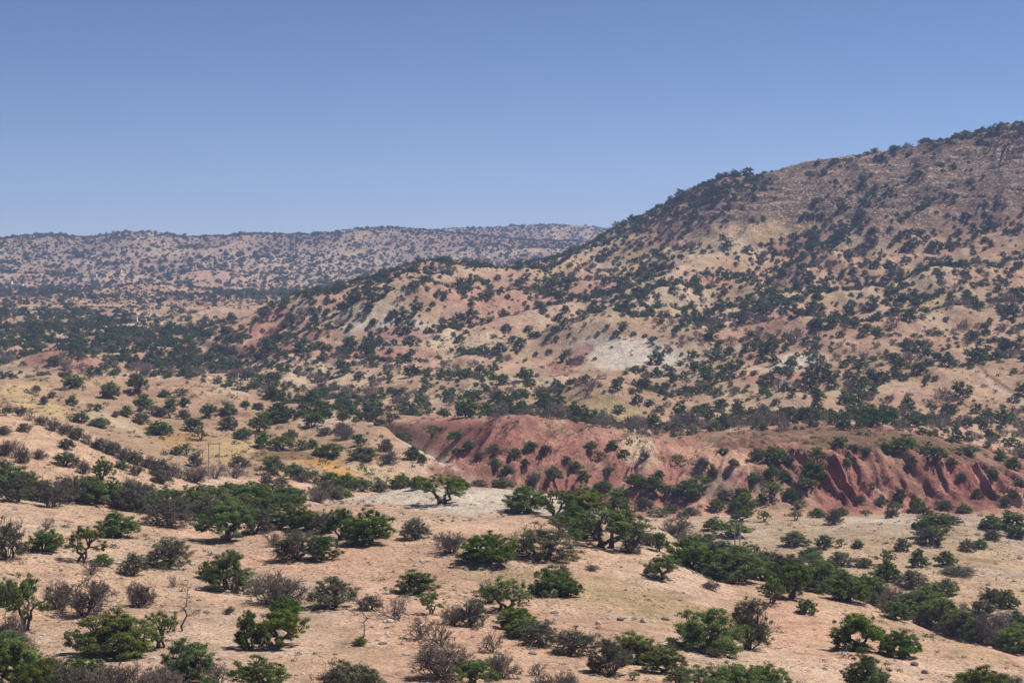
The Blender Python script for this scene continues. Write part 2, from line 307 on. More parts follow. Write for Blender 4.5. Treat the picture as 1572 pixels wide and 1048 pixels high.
c = mixc(nt, math_(nt, 'MULTIPLY', dark, .72), c, (.10, .075, .05))
v4 = N('ShaderNodeTexVoronoi', i_Scale=3.4); L(pos, v4.inputs['Vector'])
dk2 = math_(nt, 'LESS_THAN', v4.outputs['Distance'], ramp(nt, noise(.5, 4, .7), [(.40, .05), (.60, .34)]))
c = mixc(nt, math_(nt, 'MULTIPLY', dk2, .5), c, (.14, .10, .07))
v2 = N('ShaderNodeTexVoronoi', i_Scale=2.7); L(pos, v2.inputs['Vector'])
lt = math_(nt, 'LESS_THAN', v2.outputs['Distance'], ramp(nt, noise(.2, 3), [(.45, .03), (.65, .17)]))
c = mixc(nt, math_(nt, 'MULTIPLY', lt, .45), c, (.66, .56, .46))
# rubble and ledges on the rocky upper slopes
mp = N('ShaderNodeMapping'); mp.inputs['Scale'].default_value = (.09, .09, .42); L(pos, mp.inputs['Vector'])
stn = noise(1.0, 6, .7, mp.outputs[0])
c2 = mul(nt, c, ramp(nt, stn, [(.36, .55), (.46, .95), (.52, 1.35), (.60, .8), (.7, 1.2)]))
v3 = N('ShaderNodeTexVoronoi', i_Scale=.55); L(pos, v3.inputs['Vector'])
c2 = mul(nt, c2, ramp(nt, v3.outputs['Distance'], [(.10, 1.8), (.28, 1.0), (.55, .5)]))
c = mixc(nt, rk, c, c2)
L(c, bs.inputs['Color'])
hgt = math_(nt, 'ADD', math_(nt, 'MULTIPLY', nA, .9), math_(nt, 'MULTIPLY', nB, .28))
hgt = math_(nt, 'ADD', hgt, math_(nt, 'MULTIPLY', math_(nt, 'MULTIPLY', stn, rk), 2.5))
bp = N('ShaderNodeBump', i_Strength=1.0, i_Distance=1.0); L(hgt, bp.inputs['Height']); L(bp.outputs[0], bs.inputs['Normal'])
me.materials.append(gm)

def leafmat(name, base, lite, var=.35, trans=.25):
    m_, nt, N, L = newmat(name)
    out = N('ShaderNodeOutputMaterial'); d = N('ShaderNodeBsdfDiffuse'); t = N('ShaderNodeBsdfTranslucent'); mx = N('ShaderNodeMixShader', i_0=trans)
    tone = N('ShaderNodeAttribute', attribute_name='tone').outputs['Fac']; oi = N('ShaderNodeObjectInfo').outputs['Random']
    c = mixc(nt, tone, base, lite)
    r = N('ShaderNodeHueSaturation'); L(c, r.inputs['Color'])
    L(math_(nt, 'ADD', math_(nt, 'MULTIPLY', oi, .05), .475), r.inputs['Hue'])
    L(math_(nt, 'ADD', math_(nt, 'MULTIPLY', math_(nt, 'FRACT', math_(nt, 'MULTIPLY', oi, 7.31)), var), 1 - var * .5), r.inputs['Value'])
    L(math_(nt, 'ADD', math_(nt, 'MULTIPLY', math_(nt, 'FRACT', math_(nt, 'MULTIPLY', oi, 13.7)), .35), .78), r.inputs['Saturation'])
    L(r.outputs[0], d.inputs['Color']); L(r.outputs[0], t.inputs['Color'])
    L(d.outputs[0], mx.inputs[1]); L(t.outputs[0], mx.inputs[2]); L(mx.outputs[0], out.inputs[0]); return m_
M_leaf = leafmat('argan_leaves', (.060, .098, .022), (.26, .33, .075), .45, .38)
M_olive = leafmat('dusty_leaves', (.075, .088, .046), (.21, .215, .115))
M_far = leafmat('distant_leaves', (.046, .078, .026), (.150, .205, .060), .5)
def plainmat(name, a, b, sc=6.0, rough=.9, bump=.3):
    m_, nt, N, L = newmat(name)
    out = N('ShaderNodeOutputMaterial'); d = N('ShaderNodeBsdfPrincipled', i_Roughness=rough); tc = N('ShaderNodeTexCoord')
    n = N('ShaderNodeTexNoise', i_Scale=sc, i_Detail=5.0); L(tc.outputs['Object'], n.inputs['Vector'])
    L(mixc(nt, n.outputs['Fac'], a, b), d.inputs['Base Color'])
    bp = N('ShaderNodeBump', i_Strength=bump, i_Distance=.05); L(n.outputs['Fac'], bp.inputs['Height']); L(bp.outputs[0], d.inputs['Normal'])
    L(d.outputs[0], out.inputs[0]); return m_
M_bark = plainmat('argan_bark', (.05, .04, .03), (.15, .12, .095))
M_twig = plainmat('dry_twigs', (.13, .10, .08), (.30, .245, .20))
M_twigd = plainmat('dark_twigs', (.07, .055, .045), (.17, .14, .115))
M_stone = plainmat('limestone', (.30, .25, .20), (.58, .50, .42), 3)
M_dstone = plainmat('dark_stone', (.12, .10, .09), (.24, .20, .18), 3)
M_wood = plainmat('weathered_pole_wood', (.30, .26, .21), (.46, .42, .36), 5)
M_pglass = plainmat('white_insulator', (.7, .7, .7), (.8, .8, .8), 5, .3, 0)
M_wall = plainmat('lime_plaster', (.62, .60, .56), (.78, .76, .72), 1.5)
M_mud = plainmat('mud_plaster', (.45, .28, .20), (.55, .36, .27), 1.5)
M_hole = plainmat('dark_opening', (.03, .03, .035), (.05, .05, .05), 2)
M_roof = plainmat('roof_render', (.50, .46, .42), (.62, .58, .54), 2)

# ------------------------------------------------------------------ mesh helpers
def mesh_poly(name, V, faces_idx, nv, mat, tone=None, smooth=False):
    """faces all with nv corners"""
    me = bpy.data.meshes.new(name); V = np.asarray(V, np.float32); Q = np.asarray(faces_idx, np.int32)
    me.vertices.add(len(V)); me.vertices.foreach_set('co', V.ravel())
    me.loops.add(Q.size); me.loops.foreach_set('vertex_index', Q.ravel())
    me.polygons.add(len(Q)); me.polygons.foreach_set('loop_start', np.arange(0, Q.size, nv, dtype=np.int32))
    if smooth: me.polygons.foreach_set('use_smooth', np.ones(len(Q), bool))
    me.update(calc_edges=True)
    if tone is not None:
        a = me.attributes.new('tone', 'FLOAT', 'POINT'); a.data.foreach_set('value', np.asarray(tone, np.float32))
    mats = mat if isinstance(mat, list) else [mat]
    for m_ in mats: me.materials.append(m_)
    return me
def nrm(v): return v / np.maximum(1e-9, np.linalg.norm(v, axis=-1, keepdims=True))
def leaves(pts, nor, size, rg, asp=.55):
    n = len(pts); r = nrm(rg.normal(size=(n, 3))); t = nrm(np.cross(nor, r)); b = np.cross(nor, t)
    s = size * rg.uniform(.7, 1.35, (n, 1)); t = t * s * .5; b = b * s * .5 * asp
    V = np.stack([pts - t, pts - b * 1.0, pts + t, pts + b * 1.0], 1).reshape(-1, 3)
    return V, np.arange(n * 4).reshape(-1, 4)
def tubes(segs, sides=4):
    """segs: (p0, p1, r0, r1)"""
    A = np.array([s[0] for s in segs], float); B = np.array([s[1] for s in segs], float); ra = np.array([s[2] for s in segs]); rb = np.array([s[3] for s in segs])
    d = nrm(B - A); ref = np.where(np.abs(d[:, 2:3]) > .9, np.array([[1., 0, 0]]), np.array([[0, 0, 1.]])); u = nrm(np.cross(d, ref)); v = np.cross(d, u)
    ang = np.arange(sides) / sides * 2 * math.pi; ca = np.cos(ang)[None, :, None]; sa = np.sin(ang)[None, :, None]
    R = u[:, None] * ca + v[:, None] * sa
    V = np.concatenate([A[:, None] + R * ra[:, None, None], B[:, None] + R * rb[:, None, None]], 1).reshape(-1, 3)
    k = np.arange(sides); k2 = (k + 1) % sides
    q = np.stack([k, k2, k2 + sides, k + sides], -1)[None] + (np.arange(len(segs)) * 2 * sides)[:, None, None]
    return V, q.reshape(-1, 4)
def curve(p0, p1, r0, r1, n, rg, wob=.12, lift=.0):
    p0 = np.array(p0, float); p1 = np.array(p1, float); Lh = np.linalg.norm(p1 - p0); pts = []
    for i in range(n + 1):
        t = i / n; p = p0 + (p1 - p0) * t
        if 0 < i < n: p = p + rg.normal(size=3) * wob * Lh / n
        p[2] += lift * math.sin(math.pi * t) * Lh
        pts.append(p)
    return [(pts[i], pts[i + 1], r0 + (r1 - r0) * i / n, r0 + (r1 - r0) * (i + 1) / n) for i in range(n)], pts

def gen_tree(seed, W=6.2, H=4.6, nl=8, nc=11, nleaf=110, ls=.135, lean=0., low=.2, spread=1., twigs=True, clump=.34, drop=.55, ring=4):
    rg = np.random.default_rng(seed); segs = []; cl = []
    ga = 2.39996; a0 = rg.uniform(0, 6.28)
    nst = rg.integers(2, 5); stems = []
    for s in range(nst):
        a = a0 + s * 6.28 / nst + rg.uniform(-.4, .4)
        top = np.array([math.cos(a) * W * .13 + lean * .3, math.sin(a) * W * .13, H * rg.uniform(.25, .36)])
        sg, _ = curve((math.cos(a) * .12, math.sin(a) * .12, -.35), top, .2, .13, 4, rg, .35); segs += sg; stems.append(top)
    lobes = []
    for i in range(nl):
        a = a0 + i * ga + rg.uniform(-.35, .35); fr = math.sqrt((i + .4) / nl) * rg.uniform(.82, 1.08)
        r = W * .38 * fr * spread; z = H * (.80 - drop * fr ** 2 + rg.uniform(-.09, .07))
        R = W * rg.uniform(.135, .20)
        lobes.append((np.array([math.cos(a) * r + lean * z / H, math.sin(a) * r, max(z, H * (low + .12))]), R))
    for i in range(ring):
        a = a0 + i * 6.283 / max(1, ring) + rg.uniform(-.5, .5); r = W * rg.uniform(.2, .36)
        lobes.append((np.array([math.cos(a) * r, math.sin(a) * r, H * rg.uniform(.13, .3)]), W * rg.uniform(.11, .17)))
    for c_, R in lobes:
        st = min(stems, key=lambda t: np.linalg.norm(t - c_)); sg, _ = curve(st, c_, .12, .055, 4, rg, .3, .04); segs += sg
        for k in range(nc):
            d = nrm(rg.normal(size=3)); d[2] = d[2] * .75 + .12
            p = c_ + d * R * rg.uniform(.55, 1.1)
            if p[2] < H * low: p[2] = H * low + rg.uniform(0, .3)
            cl.append((p, clump * rg.uniform(.65, 1.35) * W / 6.2, c_))
            if twigs: segs += curve(c_ - np.array([0, 0, R * .4]), p, .04, .014, 2, rg, .3)[0]
    cen = np.array([lean * .5, 0, H * .42]); Ps = []; Ns = []; Tn = []
    for p, r, c_ in cl:
        n = max(6, int(nleaf * rg.uniform(.55, 1.35))); d = nrm(rg.normal(size=(n, 3))); rr = r * rg.uniform(.25, 1.15, (n, 1))
        q = p + d * rr * np.array([1, 1, .72]); Ps.append(q)
        Ns.append(nrm(d * .9 + nrm(q - cen) * .45 + np.array([0, 0, .4]) + rg.normal(size=(n, 3)) * .42))
        tn = rg.uniform(.1, .75); Tn.append(np.clip(tn + rg.normal(size=n) * .16, 0, 1))
    Ps = np.concatenate(Ps); Ns = np.concatenate(Ns); Tn = np.concatenate(Tn)
    V, Q = leaves(Ps, Ns, ls, rg, .6)
    return segs, V, Q, np.repeat(Tn, 4)

def gen_bare(seed, W=5.5, H=4.2, nst=7, fine=3, br=4, r0=.07, tw=.02, up=.6):
    rg = np.random.default_rng(seed); thick = []; thin = []
    def grow(p, d, Ln, r, lev):
        n = 3; q = p; dd = d
        for i in range(n):
            dd = nrm(dd + rg.normal(size=3) * .22 + np.array([0, 0, .06])); q2 = q + dd * Ln / n
            if q2[2] < .1: q2[2] = .1
            rr = max(tw * .6, r * (1 - .25 * (i + 1) / n))
            (thick if lev <= 1 else thin).append((q, q2, max(tw * .6, r * (1 - .25 * i / n)), rr)); q = q2
            if lev < fine and i >= 1 or (lev == 0 and i >= 0):
                for b in range(br if i == n - 1 else max(1, br - 2)):
                    sd = nrm(dd + rg.normal(size=3) * .75); grow(q, sd, Ln * rg.uniform(.5, .72), max(tw, r * .55), lev + 1)
    a0 = rg.uniform(0, 6.3)
    for s in range(nst):
        a = a0 + s * 6.283 / nst + rg.uniform(-.3, .3); t = rg.uniform(.25, 1.0)
        d = nrm(np.array([math.cos(a) * W * .5 * t, math.sin(a) * W * .5 * t, H * up * rg.uniform(.8, 1.2)]))
        grow(np.array([math.cos(a) * .12, math.sin(a) * .12, -.25]), d, math.hypot(W * .5 * t, H * .7) * .52, r0, 0)
    def fit(segs):
        return segs
    return thick, thin

def normalise(arrs, W, H):
    A = np.concatenate(arrs); z1 = np.quantile(A[:, 2], .995); rx = np.quantile(np.abs(A[:, 0]), .985); ry = np.quantile(np.abs(A[:, 1]), .985)
    s = np.array([W / 2 / rx, W / 2 / ry, H / z1]); return [a * s for a in arrs]

GREEN = []; DUSTY = []; BARE = []; SNAG = []
W0, H0 = 6.0, 4.4
for k in range(9):
    sg, V, Q, tn = gen_tree(100 + k, nl=[14, 18, 8, 15, 20, 9, 13, 17, 16][k], nc=[10, 9, 11, 10, 8, 10, 11, 9, 9][k], nleaf=[125, 120, 110, 125, 120, 100, 130, 120, 115][k],
                            lean=[0, .5, -.6, 0, .2, .8, -.3, 0, .4][k], low=[.06, .03, .24, .1, .02, .28, .05, .02, .12][k], clump=[.36, .34, .32, .34, .36, .30, .38, .36, .34][k], drop=[.58, .66, .42, .55, .7, .4, .6, .66, .5][k], ring=[5, 6, 0, 3, 7, 0, 5, 7, 2][k])
    Vt, Qt = tubes(sg, 5); V, Vt = normalise([V, Vt], W0, H0)
    GREEN.append((mesh_poly('crown', V, Q, 4, M_leaf, tn), mesh_poly('trunk', Vt, Qt, 4, M_bark)))
for k in range(5):
    sg, V, Q, tn = gen_tree(200 + k, nl=14, nc=9, nleaf=[120, 75, 100, 85, 120][k], ls=.12, low=[.03, .06, .12, .05, .02][k], clump=.36, drop=.62)
    Vt, Qt = tubes(sg, 5); V, Vt = normalise([V, Vt], W0, H0)
    th, tw_ = gen_bare(230 + k, nst=6, br=3); Vb, Qb = tubes(th + tw_, 3); Vb = normalise([Vb], W0 * .98, H0 * .98)[0]
    DUSTY.append((mesh_poly('crown', V, Q, 4, M_olive, tn), mesh_poly('trunk', np.concatenate([Vt, Vb]), np.concatenate([Qt, Qb + len(Vt)]), 4, M_twigd)))
for k in range(5):
    th, tw_ = gen_bare(300 + k, nst=[8, 7, 9, 7, 7][k], br=[4, 3, 4, 3, 4][k], tw=[.02, .028, .022, .028, .022][k], r0=.09); Va, Qa = tubes(th, 5); Vb, Qb = tubes(tw_, 3); Va, Vb = normalise([Va, Vb], W0, H0)
    print('bare', len(th), len(tw_))
    BARE.append((mesh_poly('branches', Vb, Qb, 4, [M_twig, M_twigd][k == 2 or k == 4]), mesh_poly('trunk', Va, Qa, 4, M_twigd)))
for k in range(2):
    rg = np.random.default_rng(400 + k); sg, pts = curve((0, 0, -.3), (.35, 0, 6), .14, .04, 9, rg, .5); th = sg; tw_ = []
    for i in range(2, 10):
        for b in range(3):
            d = nrm(rg.normal(size=3) * np.array([1, 1, .4]) + np.array([0, 0, .35])); s_, pp = curve(pts[i], pts[i] + d * rg.uniform(.5, 1.2), .035, .015, 3, rg, .4); tw_ += s_
            for e in range(4): tw_ += curve(pp[-1 - e % 2], pp[-1] + nrm(rg.normal(size=3)) * .45, .016, .01, 2, rg, .3)[0]
    Va, Qa = tubes(th, 6); Vb, Qb = tubes(tw_, 3); SNAG.append((mesh_poly('branches', Vb, Qb, 4, M_twigd), mesh_poly('trunk', Va, Qa, 4, M_twigd)))

def thing(name, label, cat, loc, rz=0, group=None, scale=(1, 1, 1)):
    o = bpy.data.objects.new(name, None); C.objects.link(o); o.location = loc; o.rotation_euler = (0, 0, rz); o.scale = scale
    o.empty_display_size = .5; o['label'] = label; o['category'] = cat
    if group: o['group'] = group
    return o
def part(name, mesh, parent):
    o = bpy.data.objects.new(name, mesh); C.objects.link(o); o.parent = parent; return o

# ------------------------------------------------------------------ trees and shrubs traced one by one: station, row of the foot, width, height, kind
# g green, l light green, m dusty grey green, b leafless grey, k dark leafless, s snag
TR = """
40 967 66 92 g;8 930 34 46 g;130 944 86 66 b;88 934 40 50 b;140 882 34 30 k;215 931 48 46 b;268 900 27 21 k;204 882 34 38 m;258 867 66 46 m;158 868 28 20 g
126 862 56 60 g;70 846 42 40 g;72 812 30 22 k;14 858 50 72 m;350 903 76 64 g;318 886 24 28 g;168 1006 102 76 l;246 994 54 62 g;281 968 26 72 s;292 1042 72 70 g
383 995 44 66 g;430 994 66 62 g;440 944 42 32 g;402 1062 76 62 g;22 1052 70 78 l;62 1066 60 60 g;105 1072 60 64 m;140 1076 74 66 b;176 1066 60 56 k;205 1060 56 50 b
245 1068 62 54 b;335 1058 62 52 b;16 988 48 52 b;46 1004 40 36 b;352 942 18 14 b;96 942 22 20 b;455 858 62 50 m;496 858 46 40 g;640 909 58 38 g;430 924 92 50 k
392 915 36 34 b;512 931 66 48 m;568 936 34 28 m;556 985 22 54 s;552 990 18 14 g;606 950 60 42 b;645 980 52 40 b;662 942 40 36 g;696 958 38 36 k;724 960 44 46 m
776 938 92 58 g;752 925 46 40 k;792 966 52 40 g;680 1040 94 62 k;676 992 56 52 k;756 1000 42 38 b;770 1040 52 46 b;728 1052 58 42 g;536 1068 82 56 m;500 1064 56 42 b
570 1062 40 36 m;848 914 62 50 l;872 914 36 34 g;862 892 30 30 b;1018 888 46 38 g;1090 998 92 70 g;1148 996 62 88 m;940 1033 66 56 m;976 1016 68 50 g;1018 1031 58 42 g
832 990 52 42 m;882 1004 60 46 m;800 978 40 34 g;1078 1068 82 52 g;1130 1072 72 58 g;1178 1064 62 52 g;1040 1052 40 30 m;826 1036 30 26 b;834 1066 40 36 k;870 1062 42 38 k
915 1032 22 18 b;972 1043 20 14 g;1092 904 32 16 b;909 875 24 10 b;1318 996 70 58 g;1382 1006 54 46 g;1332 1064 66 64 g;1500 1072 72 58 g;1548 1074 60 42 m;1238 941 28 24 g
1186 926 42 46 g;1218 918 58 58 g;1260 908 56 52 g;1302 922 54 50 g;1340 924 46 50 g;1292 918 34 22 k;1208 892 54 48 m;1372 938 40 46 b;1356 940 30 40 k;1412 944 60 50 g
1448 962 54 48 g;1392 944 44 40 g;1478 976 46 44 g;1512 984 54 46 k;1496 984 36 36 g;1455 912 32 28 g;1434 924 44 34 g;1558 998 56 40 g;1524 924 36 24 m;1548 932 30 30 g
1508 952 42 34 m;1480 944 32 26 b;1540 968 40 34 b;1562 960 30 26 g;1362 890 38 34 g;1360 866 30 26 g;1400 898 40 26 m;1470 882 46 16 m;1411 869 28 30 g;1450 867 30 24 g
1326 870 28 16 m;1292 867 38 22 m;1221 837 38 24 g;1265 841 26 22 l;1290 839 18 14 g;1317 840 20 14 g;1387 844 22 20 m;1425 834 36 28 m;1440 836 40 34 l;1416 826 34 30 g
1486 845 24 20 m;1506 841 18 16 g;1436 806 44 22 g;1460 804 30 16 m;1522 812 34 26 g;1552 812 40 28 g;1560 824 26 20 g;1524 828 24 18 m;832 856 98 58 m;748 863 74 52 g
695 848 58 38 b;926 839 110 66 g;810 786 56 46 l;852 792 50 46 g;896 790 62 48 g;950 792 46 40 g;970 848 32 30 b;1012 846 26 32 g;1036 824 60 34 b;1052 836 42 30 b
1058 868 58 48 g;1088 872 50 44 m;1122 890 86 56 g;1150 864 44 36 g;1126 824 56 28 g;1178 872 40 34 m;1170 890 44 40 m;1084 850 46 34 g;1096 812 30 20 g;1140 800 30 18 g
680 772 68 48 g;615 752 34 26 g;642 752 26 22 g;566 834 62 58 g;522 826 46 50 g;496 818 36 40 m;470 814 42 40 g;450 810 36 36 g;638 826 46 34 m;700 750 30 20 g
10 752 62 50 g;42 762 46 42 m;76 778 60 52 k;104 770 46 44 m;146 772 50 42 g;174 772 46 44 g;206 782 52 50 m;256 808 66 54 m;292 782 46 42 g;318 800 44 44 m;350 828 76 60 g
392 818 48 44 m;420 812 40 38 g;398 780 60 40 g;440 776 50 32 g;368 776 50 34 g;330 776 44 34 g;258 774 44 32 g;228 770 40 30 m;420 838 34 28 b;182 824 52 44 g;190 816 24 16 g
156 738 30 40 g;188 722 20 16 g;100 716 38 22 m;118 716 24 18 b;210 732 26 22 b;130 728 22 22 b;195 752 28 24 b;102 690 24 16 m;62 706 22 18 b;240 732 24 22 b;248 744 34 24 m
8 700 30 26 k;24 704 28 34 k;36 712 22 28 k;6 668 22 14 m;38 664 20 14 m;8 640 20 14 g;55 604 14 12 m;80 612 13 12 m;67 622 12 14 m;112 596 26 22 g;100 582 18 12 g;168 612 26 28 g
211 602 28 26 g;220 624 26 20 g;208 590 20 20 m;253 611 16 13 g;276 610 22 14 l;284 624 18 14 g;263 626 20 14 g;110 624 17 17 g;138 631 14 12 g;151 633 12 14 g;193 640 20 18 g;178 642 12 11 m
215 634 10 10 m;234 636 20 14 g;247 640 22 15 m;260 643 18 16 g;283 645 20 17 m;217 651 27 18 m;123 650 26 19 g;153 656 30 16 g;246 668 28 24 g;235 668 18 14 m;296 663 27 22 g;309 677 24 18 g
320 640 28 22 g;350 638 25 22 g;376 627 12 13 g;396 632 18 14 m;349 659 29 20 m;372 674 26 18 g;396 664 32 28 g;404 688 23 26 g;432 692 34 28 g;462 692 28 18 g;446 674 22 15 g;480 690 16 17 g
505 700 42 20 g;482 656 28 24 g;420 650 42 26 g;528 676 30 26 b;524 664 20 18 m;556 706 40 22 g;550 686 20 20 g;596 714 30 24 b;592 694 20 20 m;634 706 24 22 g;648 712 13 14 g;420 728 32 30 g
368 718 28 20 m;410 746 22 16 m;432 748 22 18 m;462 742 20 16 b;330 736 40 26 k;300 742 46 30 k;360 736 44 28 k;276 736 30 22 k;300 718 22 24 m;286 700 24 20 g;272 700 18 14 m;500 668 20 14 m
462 736 30 18 g;484 742 34 20 g;506 746 32 22 g;530 750 34 24 g;556 756 34 24 g;500 762 40 28 m;584 756 30 20 m;450 726 24 14 g;524 766 30 22 g;490 770 30 24 k
14 634 22 16 k;30 640 24 18 k;46 648 26 18 k;64 654 26 18 k;82 662 26 20 k;100 668 26 20 k;118 676 26 20 m;136 684 28 22 k;154 692 28 20 m;172 700 28 22 m;190 708 28 22 k;208 714 28 22 m;226 720 28 22 k;244 726 28 22 m;262 732 28 22 k
906 692 18 14 g;920 708 18 16 g;815 692 20 16 g;838 698 18 14 g;850 738 24 24 g;894 738 20 16 g;664 672 26 20 g;758 700 24 18 m;760 720 18 16 g;700 678 22 16 g;720 690 18 14 g;975 748 26 22 g;1000 756 34 28 g
1040 714 24 16 g;1056 764 44 32 g;1072 750 30 22 g;1094 736 14 26 g;1080 718 22 16 m;1156 741 18 16 g;1186 762 32 26 g;1140 786 36 30 g;1138 768 26 22 g;1190 712 30 30 g;1184 734 20 20 g;1255 716 30 30 g;1246 738 34 32 g;1238 754 30 20 g
1214 766 24 20 g;1290 690 26 20 g;1310 696 20 14 m;1362 700 26 22 g;1390 692 34 26 g;1438 708 28 22 g;1380 766 18 20 g;1408 784 26 24 g;1374 786 24 18 g;1292 792 20 16 g;1524 736 18 20 g;1554 722 26 22 g;1566 748 18 14 g;1280 804 24 26 m
1556 764 20 14 g;1368 794 20 14 m;1222 798 20 18 g;1254 794 24 16 g;1174 800 18 18 g;820 742 22 18 m;926 752 24 14 g;950 764 28 16 g;1016 792 36 14 g;1030 784 22 12 m;770 752 32 20 g;735 748 24 14 m;712 752 20 14 g;1490 700 30 18 g
330 800 44 40 g;300 786 42 36 l;280 792 36 34 m;346 792 44 36 l;374 792 46 38 l;402 798 44 36 l;424 790 44 34 g;446 786 40 30 g;236 790 38 36 g;190 782 40 36 m;128 766 44 40 m;60 768 40 38 g;26 770 44 40 m;210 760 30 24 m;312 768 40 26 g;384 764 44 28 l;352 764 44 26 g;414 766 40 26 g;456 772 30 24 g
884 808 50 36 g;862 816 40 30 g;900 826 46 36 g;958 818 50 40 g;976 832 40 30 m;1000 838 30 24 k;1104 878 44 40 l;1138 880 46 36 g;1066 850 44 30 g;1110 856 44 28 g;1160 880 34 30 m;1200 906 44 44 m;1236 900 44 40 g;1226 880 40 30 k;1250 886 40 30 g;1282 902 44 36 g;1322 912 40 34 g;1250 870 34 24 l;1266 884 34 28 g;1244 858 36 20 g
1376 950 40 30 g;1424 958 44 34 g;1462 972 40 32 m;1430 934 34 24 g;1388 934 34 30 b;1526 990 36 30 k;1562 978 34 26 g;1496 962 30 24 b;4 1020 50 60 g;40 1030 44 44 l;78 1040 44 40 m;118 1050 50 44 l;150 1048 46 40 g;20 1000 40 44 k;270 1060 40 36 k;320 1066 44 30 g
700 700 14 12 g;735 706 14 12 m;790 706 20 18 g;806 716 14 12 g;778 730 20 16 g;870 712 14 12 m;884 720 14 12 g;940 690 16 14 g;958 704 18 14 g;990 706 16 12 m;1012 734 14 12 g;934 728 16 12 g;1024 760 24 18 m;1110 700 18 14 g;1126 716 16 12 g;1112 764 18 14 m;1160 706 22 18 g;1170 770 16 14 g;1206 740 22 18 g;1210 716 18 18 m;1226 780 20 14 g
1320 770 16 12 m;1340 752 16 12 g;1350 776 16 14 m;1300 716 14 12 g;1330 700 18 14 g;1400 712 16 12 m;1420 700 20 16 g;1460 716 18 14 g;1476 738 14 12 m;1500 760 16 12 g;1450 780 22 16 m;1480 786 20 14 g;1536 708 20 16 g;1544 776 20 16 m;1420 790 24 14 m;1330 792 18 12 g;1100 782 22 18 g;1060 790 24 14 m;990 776 22 14 m
"""
TREES = [(float(a), float(b), float(c_), float(d), k) for r_ in TR.replace('\n', ';').split(';') if r_.strip() for a, b, c_, d, k in [r_.split()]]
print('traced', len(TREES))

rg = np.random.default_rng(11)
IND = []      # individuals: x, y, z, width m, height m, kind, px, row, wpx
for (px, py, w, hh, k) in TREES:
    d = at(px, py - (2 if py < 760 else 0)); x = (px - PX0) / F * d; z = zat(x, d); W = w * d / F
    IND.append([x, d, z, W, hh * d / F, k, px, HZ - F * z / d, w])

# ------------------------------------------------------------------ everything beyond: density of trees over the hills
BARE_P = [(1150,358,90,13,-8,.1),(1440,396,110,14,-3,.25),(940,630,60,17,14,.04),(1430,260,160,34,-12,.35),(1500,590,60,20,15,.3),(1430,688,140,14,8,.12),(960,540,70,18,8,.5),
          (600,492,50,16,10,.6),(360,500,40,8,-30,.15),(240,500,60,5,0,.15),(110,520,40,5,0,.1),(200,592,120,12,0,.0),(200,430,60,6,0,.5),(1300,735,280,60,0,.0),(820,700,240,50,12,.0),(1390,505,160,25,0,.9),(1050,400,60,10,-14,.6),(70,546,34,12,-25,.3),(395,525,40,10,-35,.35)]
BAND_P = [(800,412,1060,300,16),(1060,300,1180,280,10),(960,440,1330,405,12),(1230,380,1330,345,9),(700,580,870,525,9),(870,525,1060,465,10),(1060,465,1180,415,10),(960,512,1035,535,7),(1035,535,1065,570,7),
          (590,458,650,488,6),(650,488,735,545,8),(520,450,600,418,9),(600,418,660,406,6),(330,540,450,470,8),(430,520,530,480,7),(180,565,430,545,13),(400,590,640,620,16),(0,452,520,452,8),(0,500,330,515,12),(0,480,200,490,9),(620,628,700,642,8),
          (700,640,900,642,7),(900,645,1080,662,8),(1080,660,1250,640,10),(1400,662,1572,690,10),(1340,432,1572,405,14),(1240,470,1320,500,12),(0,378,130,384,14),(550,352,930,352,4),(0,364,520,362,4),(640,600,900,600,14),(330,600,560,625,10),(1180,455,1250,520,9),
          (540,560,760,575,10),(1320,590,1420,650,8),(1060,600,1160,640,12),(1450,520,1572,540,12),(60,580,300,575,10),(470,600,640,600,16),(450,560,620,550,14),(640,620,760,600,12),(900,590,1060,590,12),(1100,610,1300,600,12),(1300,560,1450,545,12),(340,560,440,570,10),(830,440,960,470,9)]
def dens(px, row, x, y):
    n = fbm(x / 34, y / 34, 201, 3); n2_ = fbm(x / 120, y / 150, 211, 3)
    d = .80 + .7 * n + .35 * n2_
    d = np.where(y > 1700, .13 + .10 * n + .08 * n2_, d)
    d = np.where((y > 1050) & (y < 1700) & (px < 560), .17 + .26 * fbm(x / 50, y / 50, 221, 3), d)
    d = np.where((y > 480) & (y < 760) & (px < 1000), .60 + .55 * n + .35 * n2_, d)
    d = np.where((px > 1000) & (row < 330), d * .6 + .05, d)
    d = np.where((px > 1150) & (row > 450) & (row < 600), np.maximum(d * 1.25, .6), d)
    rv_ = gi(px, y, RV); d = d + np.where((y > 560) & (y < 1300) & (px > 300), (.52 - rv_) * 1.5, 0) + np.where(y > 1700, (.58 - gi(px, y, RF)) * .2 + .04, 0)
    for (x1, y1, x2, y2, w) in BAND_P:
        dx, dy = x2 - x1, y2 - y1; t = np.clip(((px - x1) * dx + (row - y1) * dy) / (dx * dx + dy * dy), 0, 1)
        q = np.hypot(px - x1 - t * dx, row - y1 - t * dy); d = d + np.where(y > 1700, .12, np.where((y > 1050) & (px < 560), .3, .85)) * np.exp(-(q / w) ** 2)
    for (cx, cy, rx, ry, an, f) in BARE_P:
        a = math.radians(an); ux = (px - cx) * math.cos(a) + (row - cy) * math.sin(a); vy = -(px - cx) * math.sin(a) + (row - cy) * math.cos(a)
        d = d * (1 - (1 - f) * sstep(1.2, .8, np.hypot(ux / rx, vy / ry)))
    return np.clip(d, 0, 1)
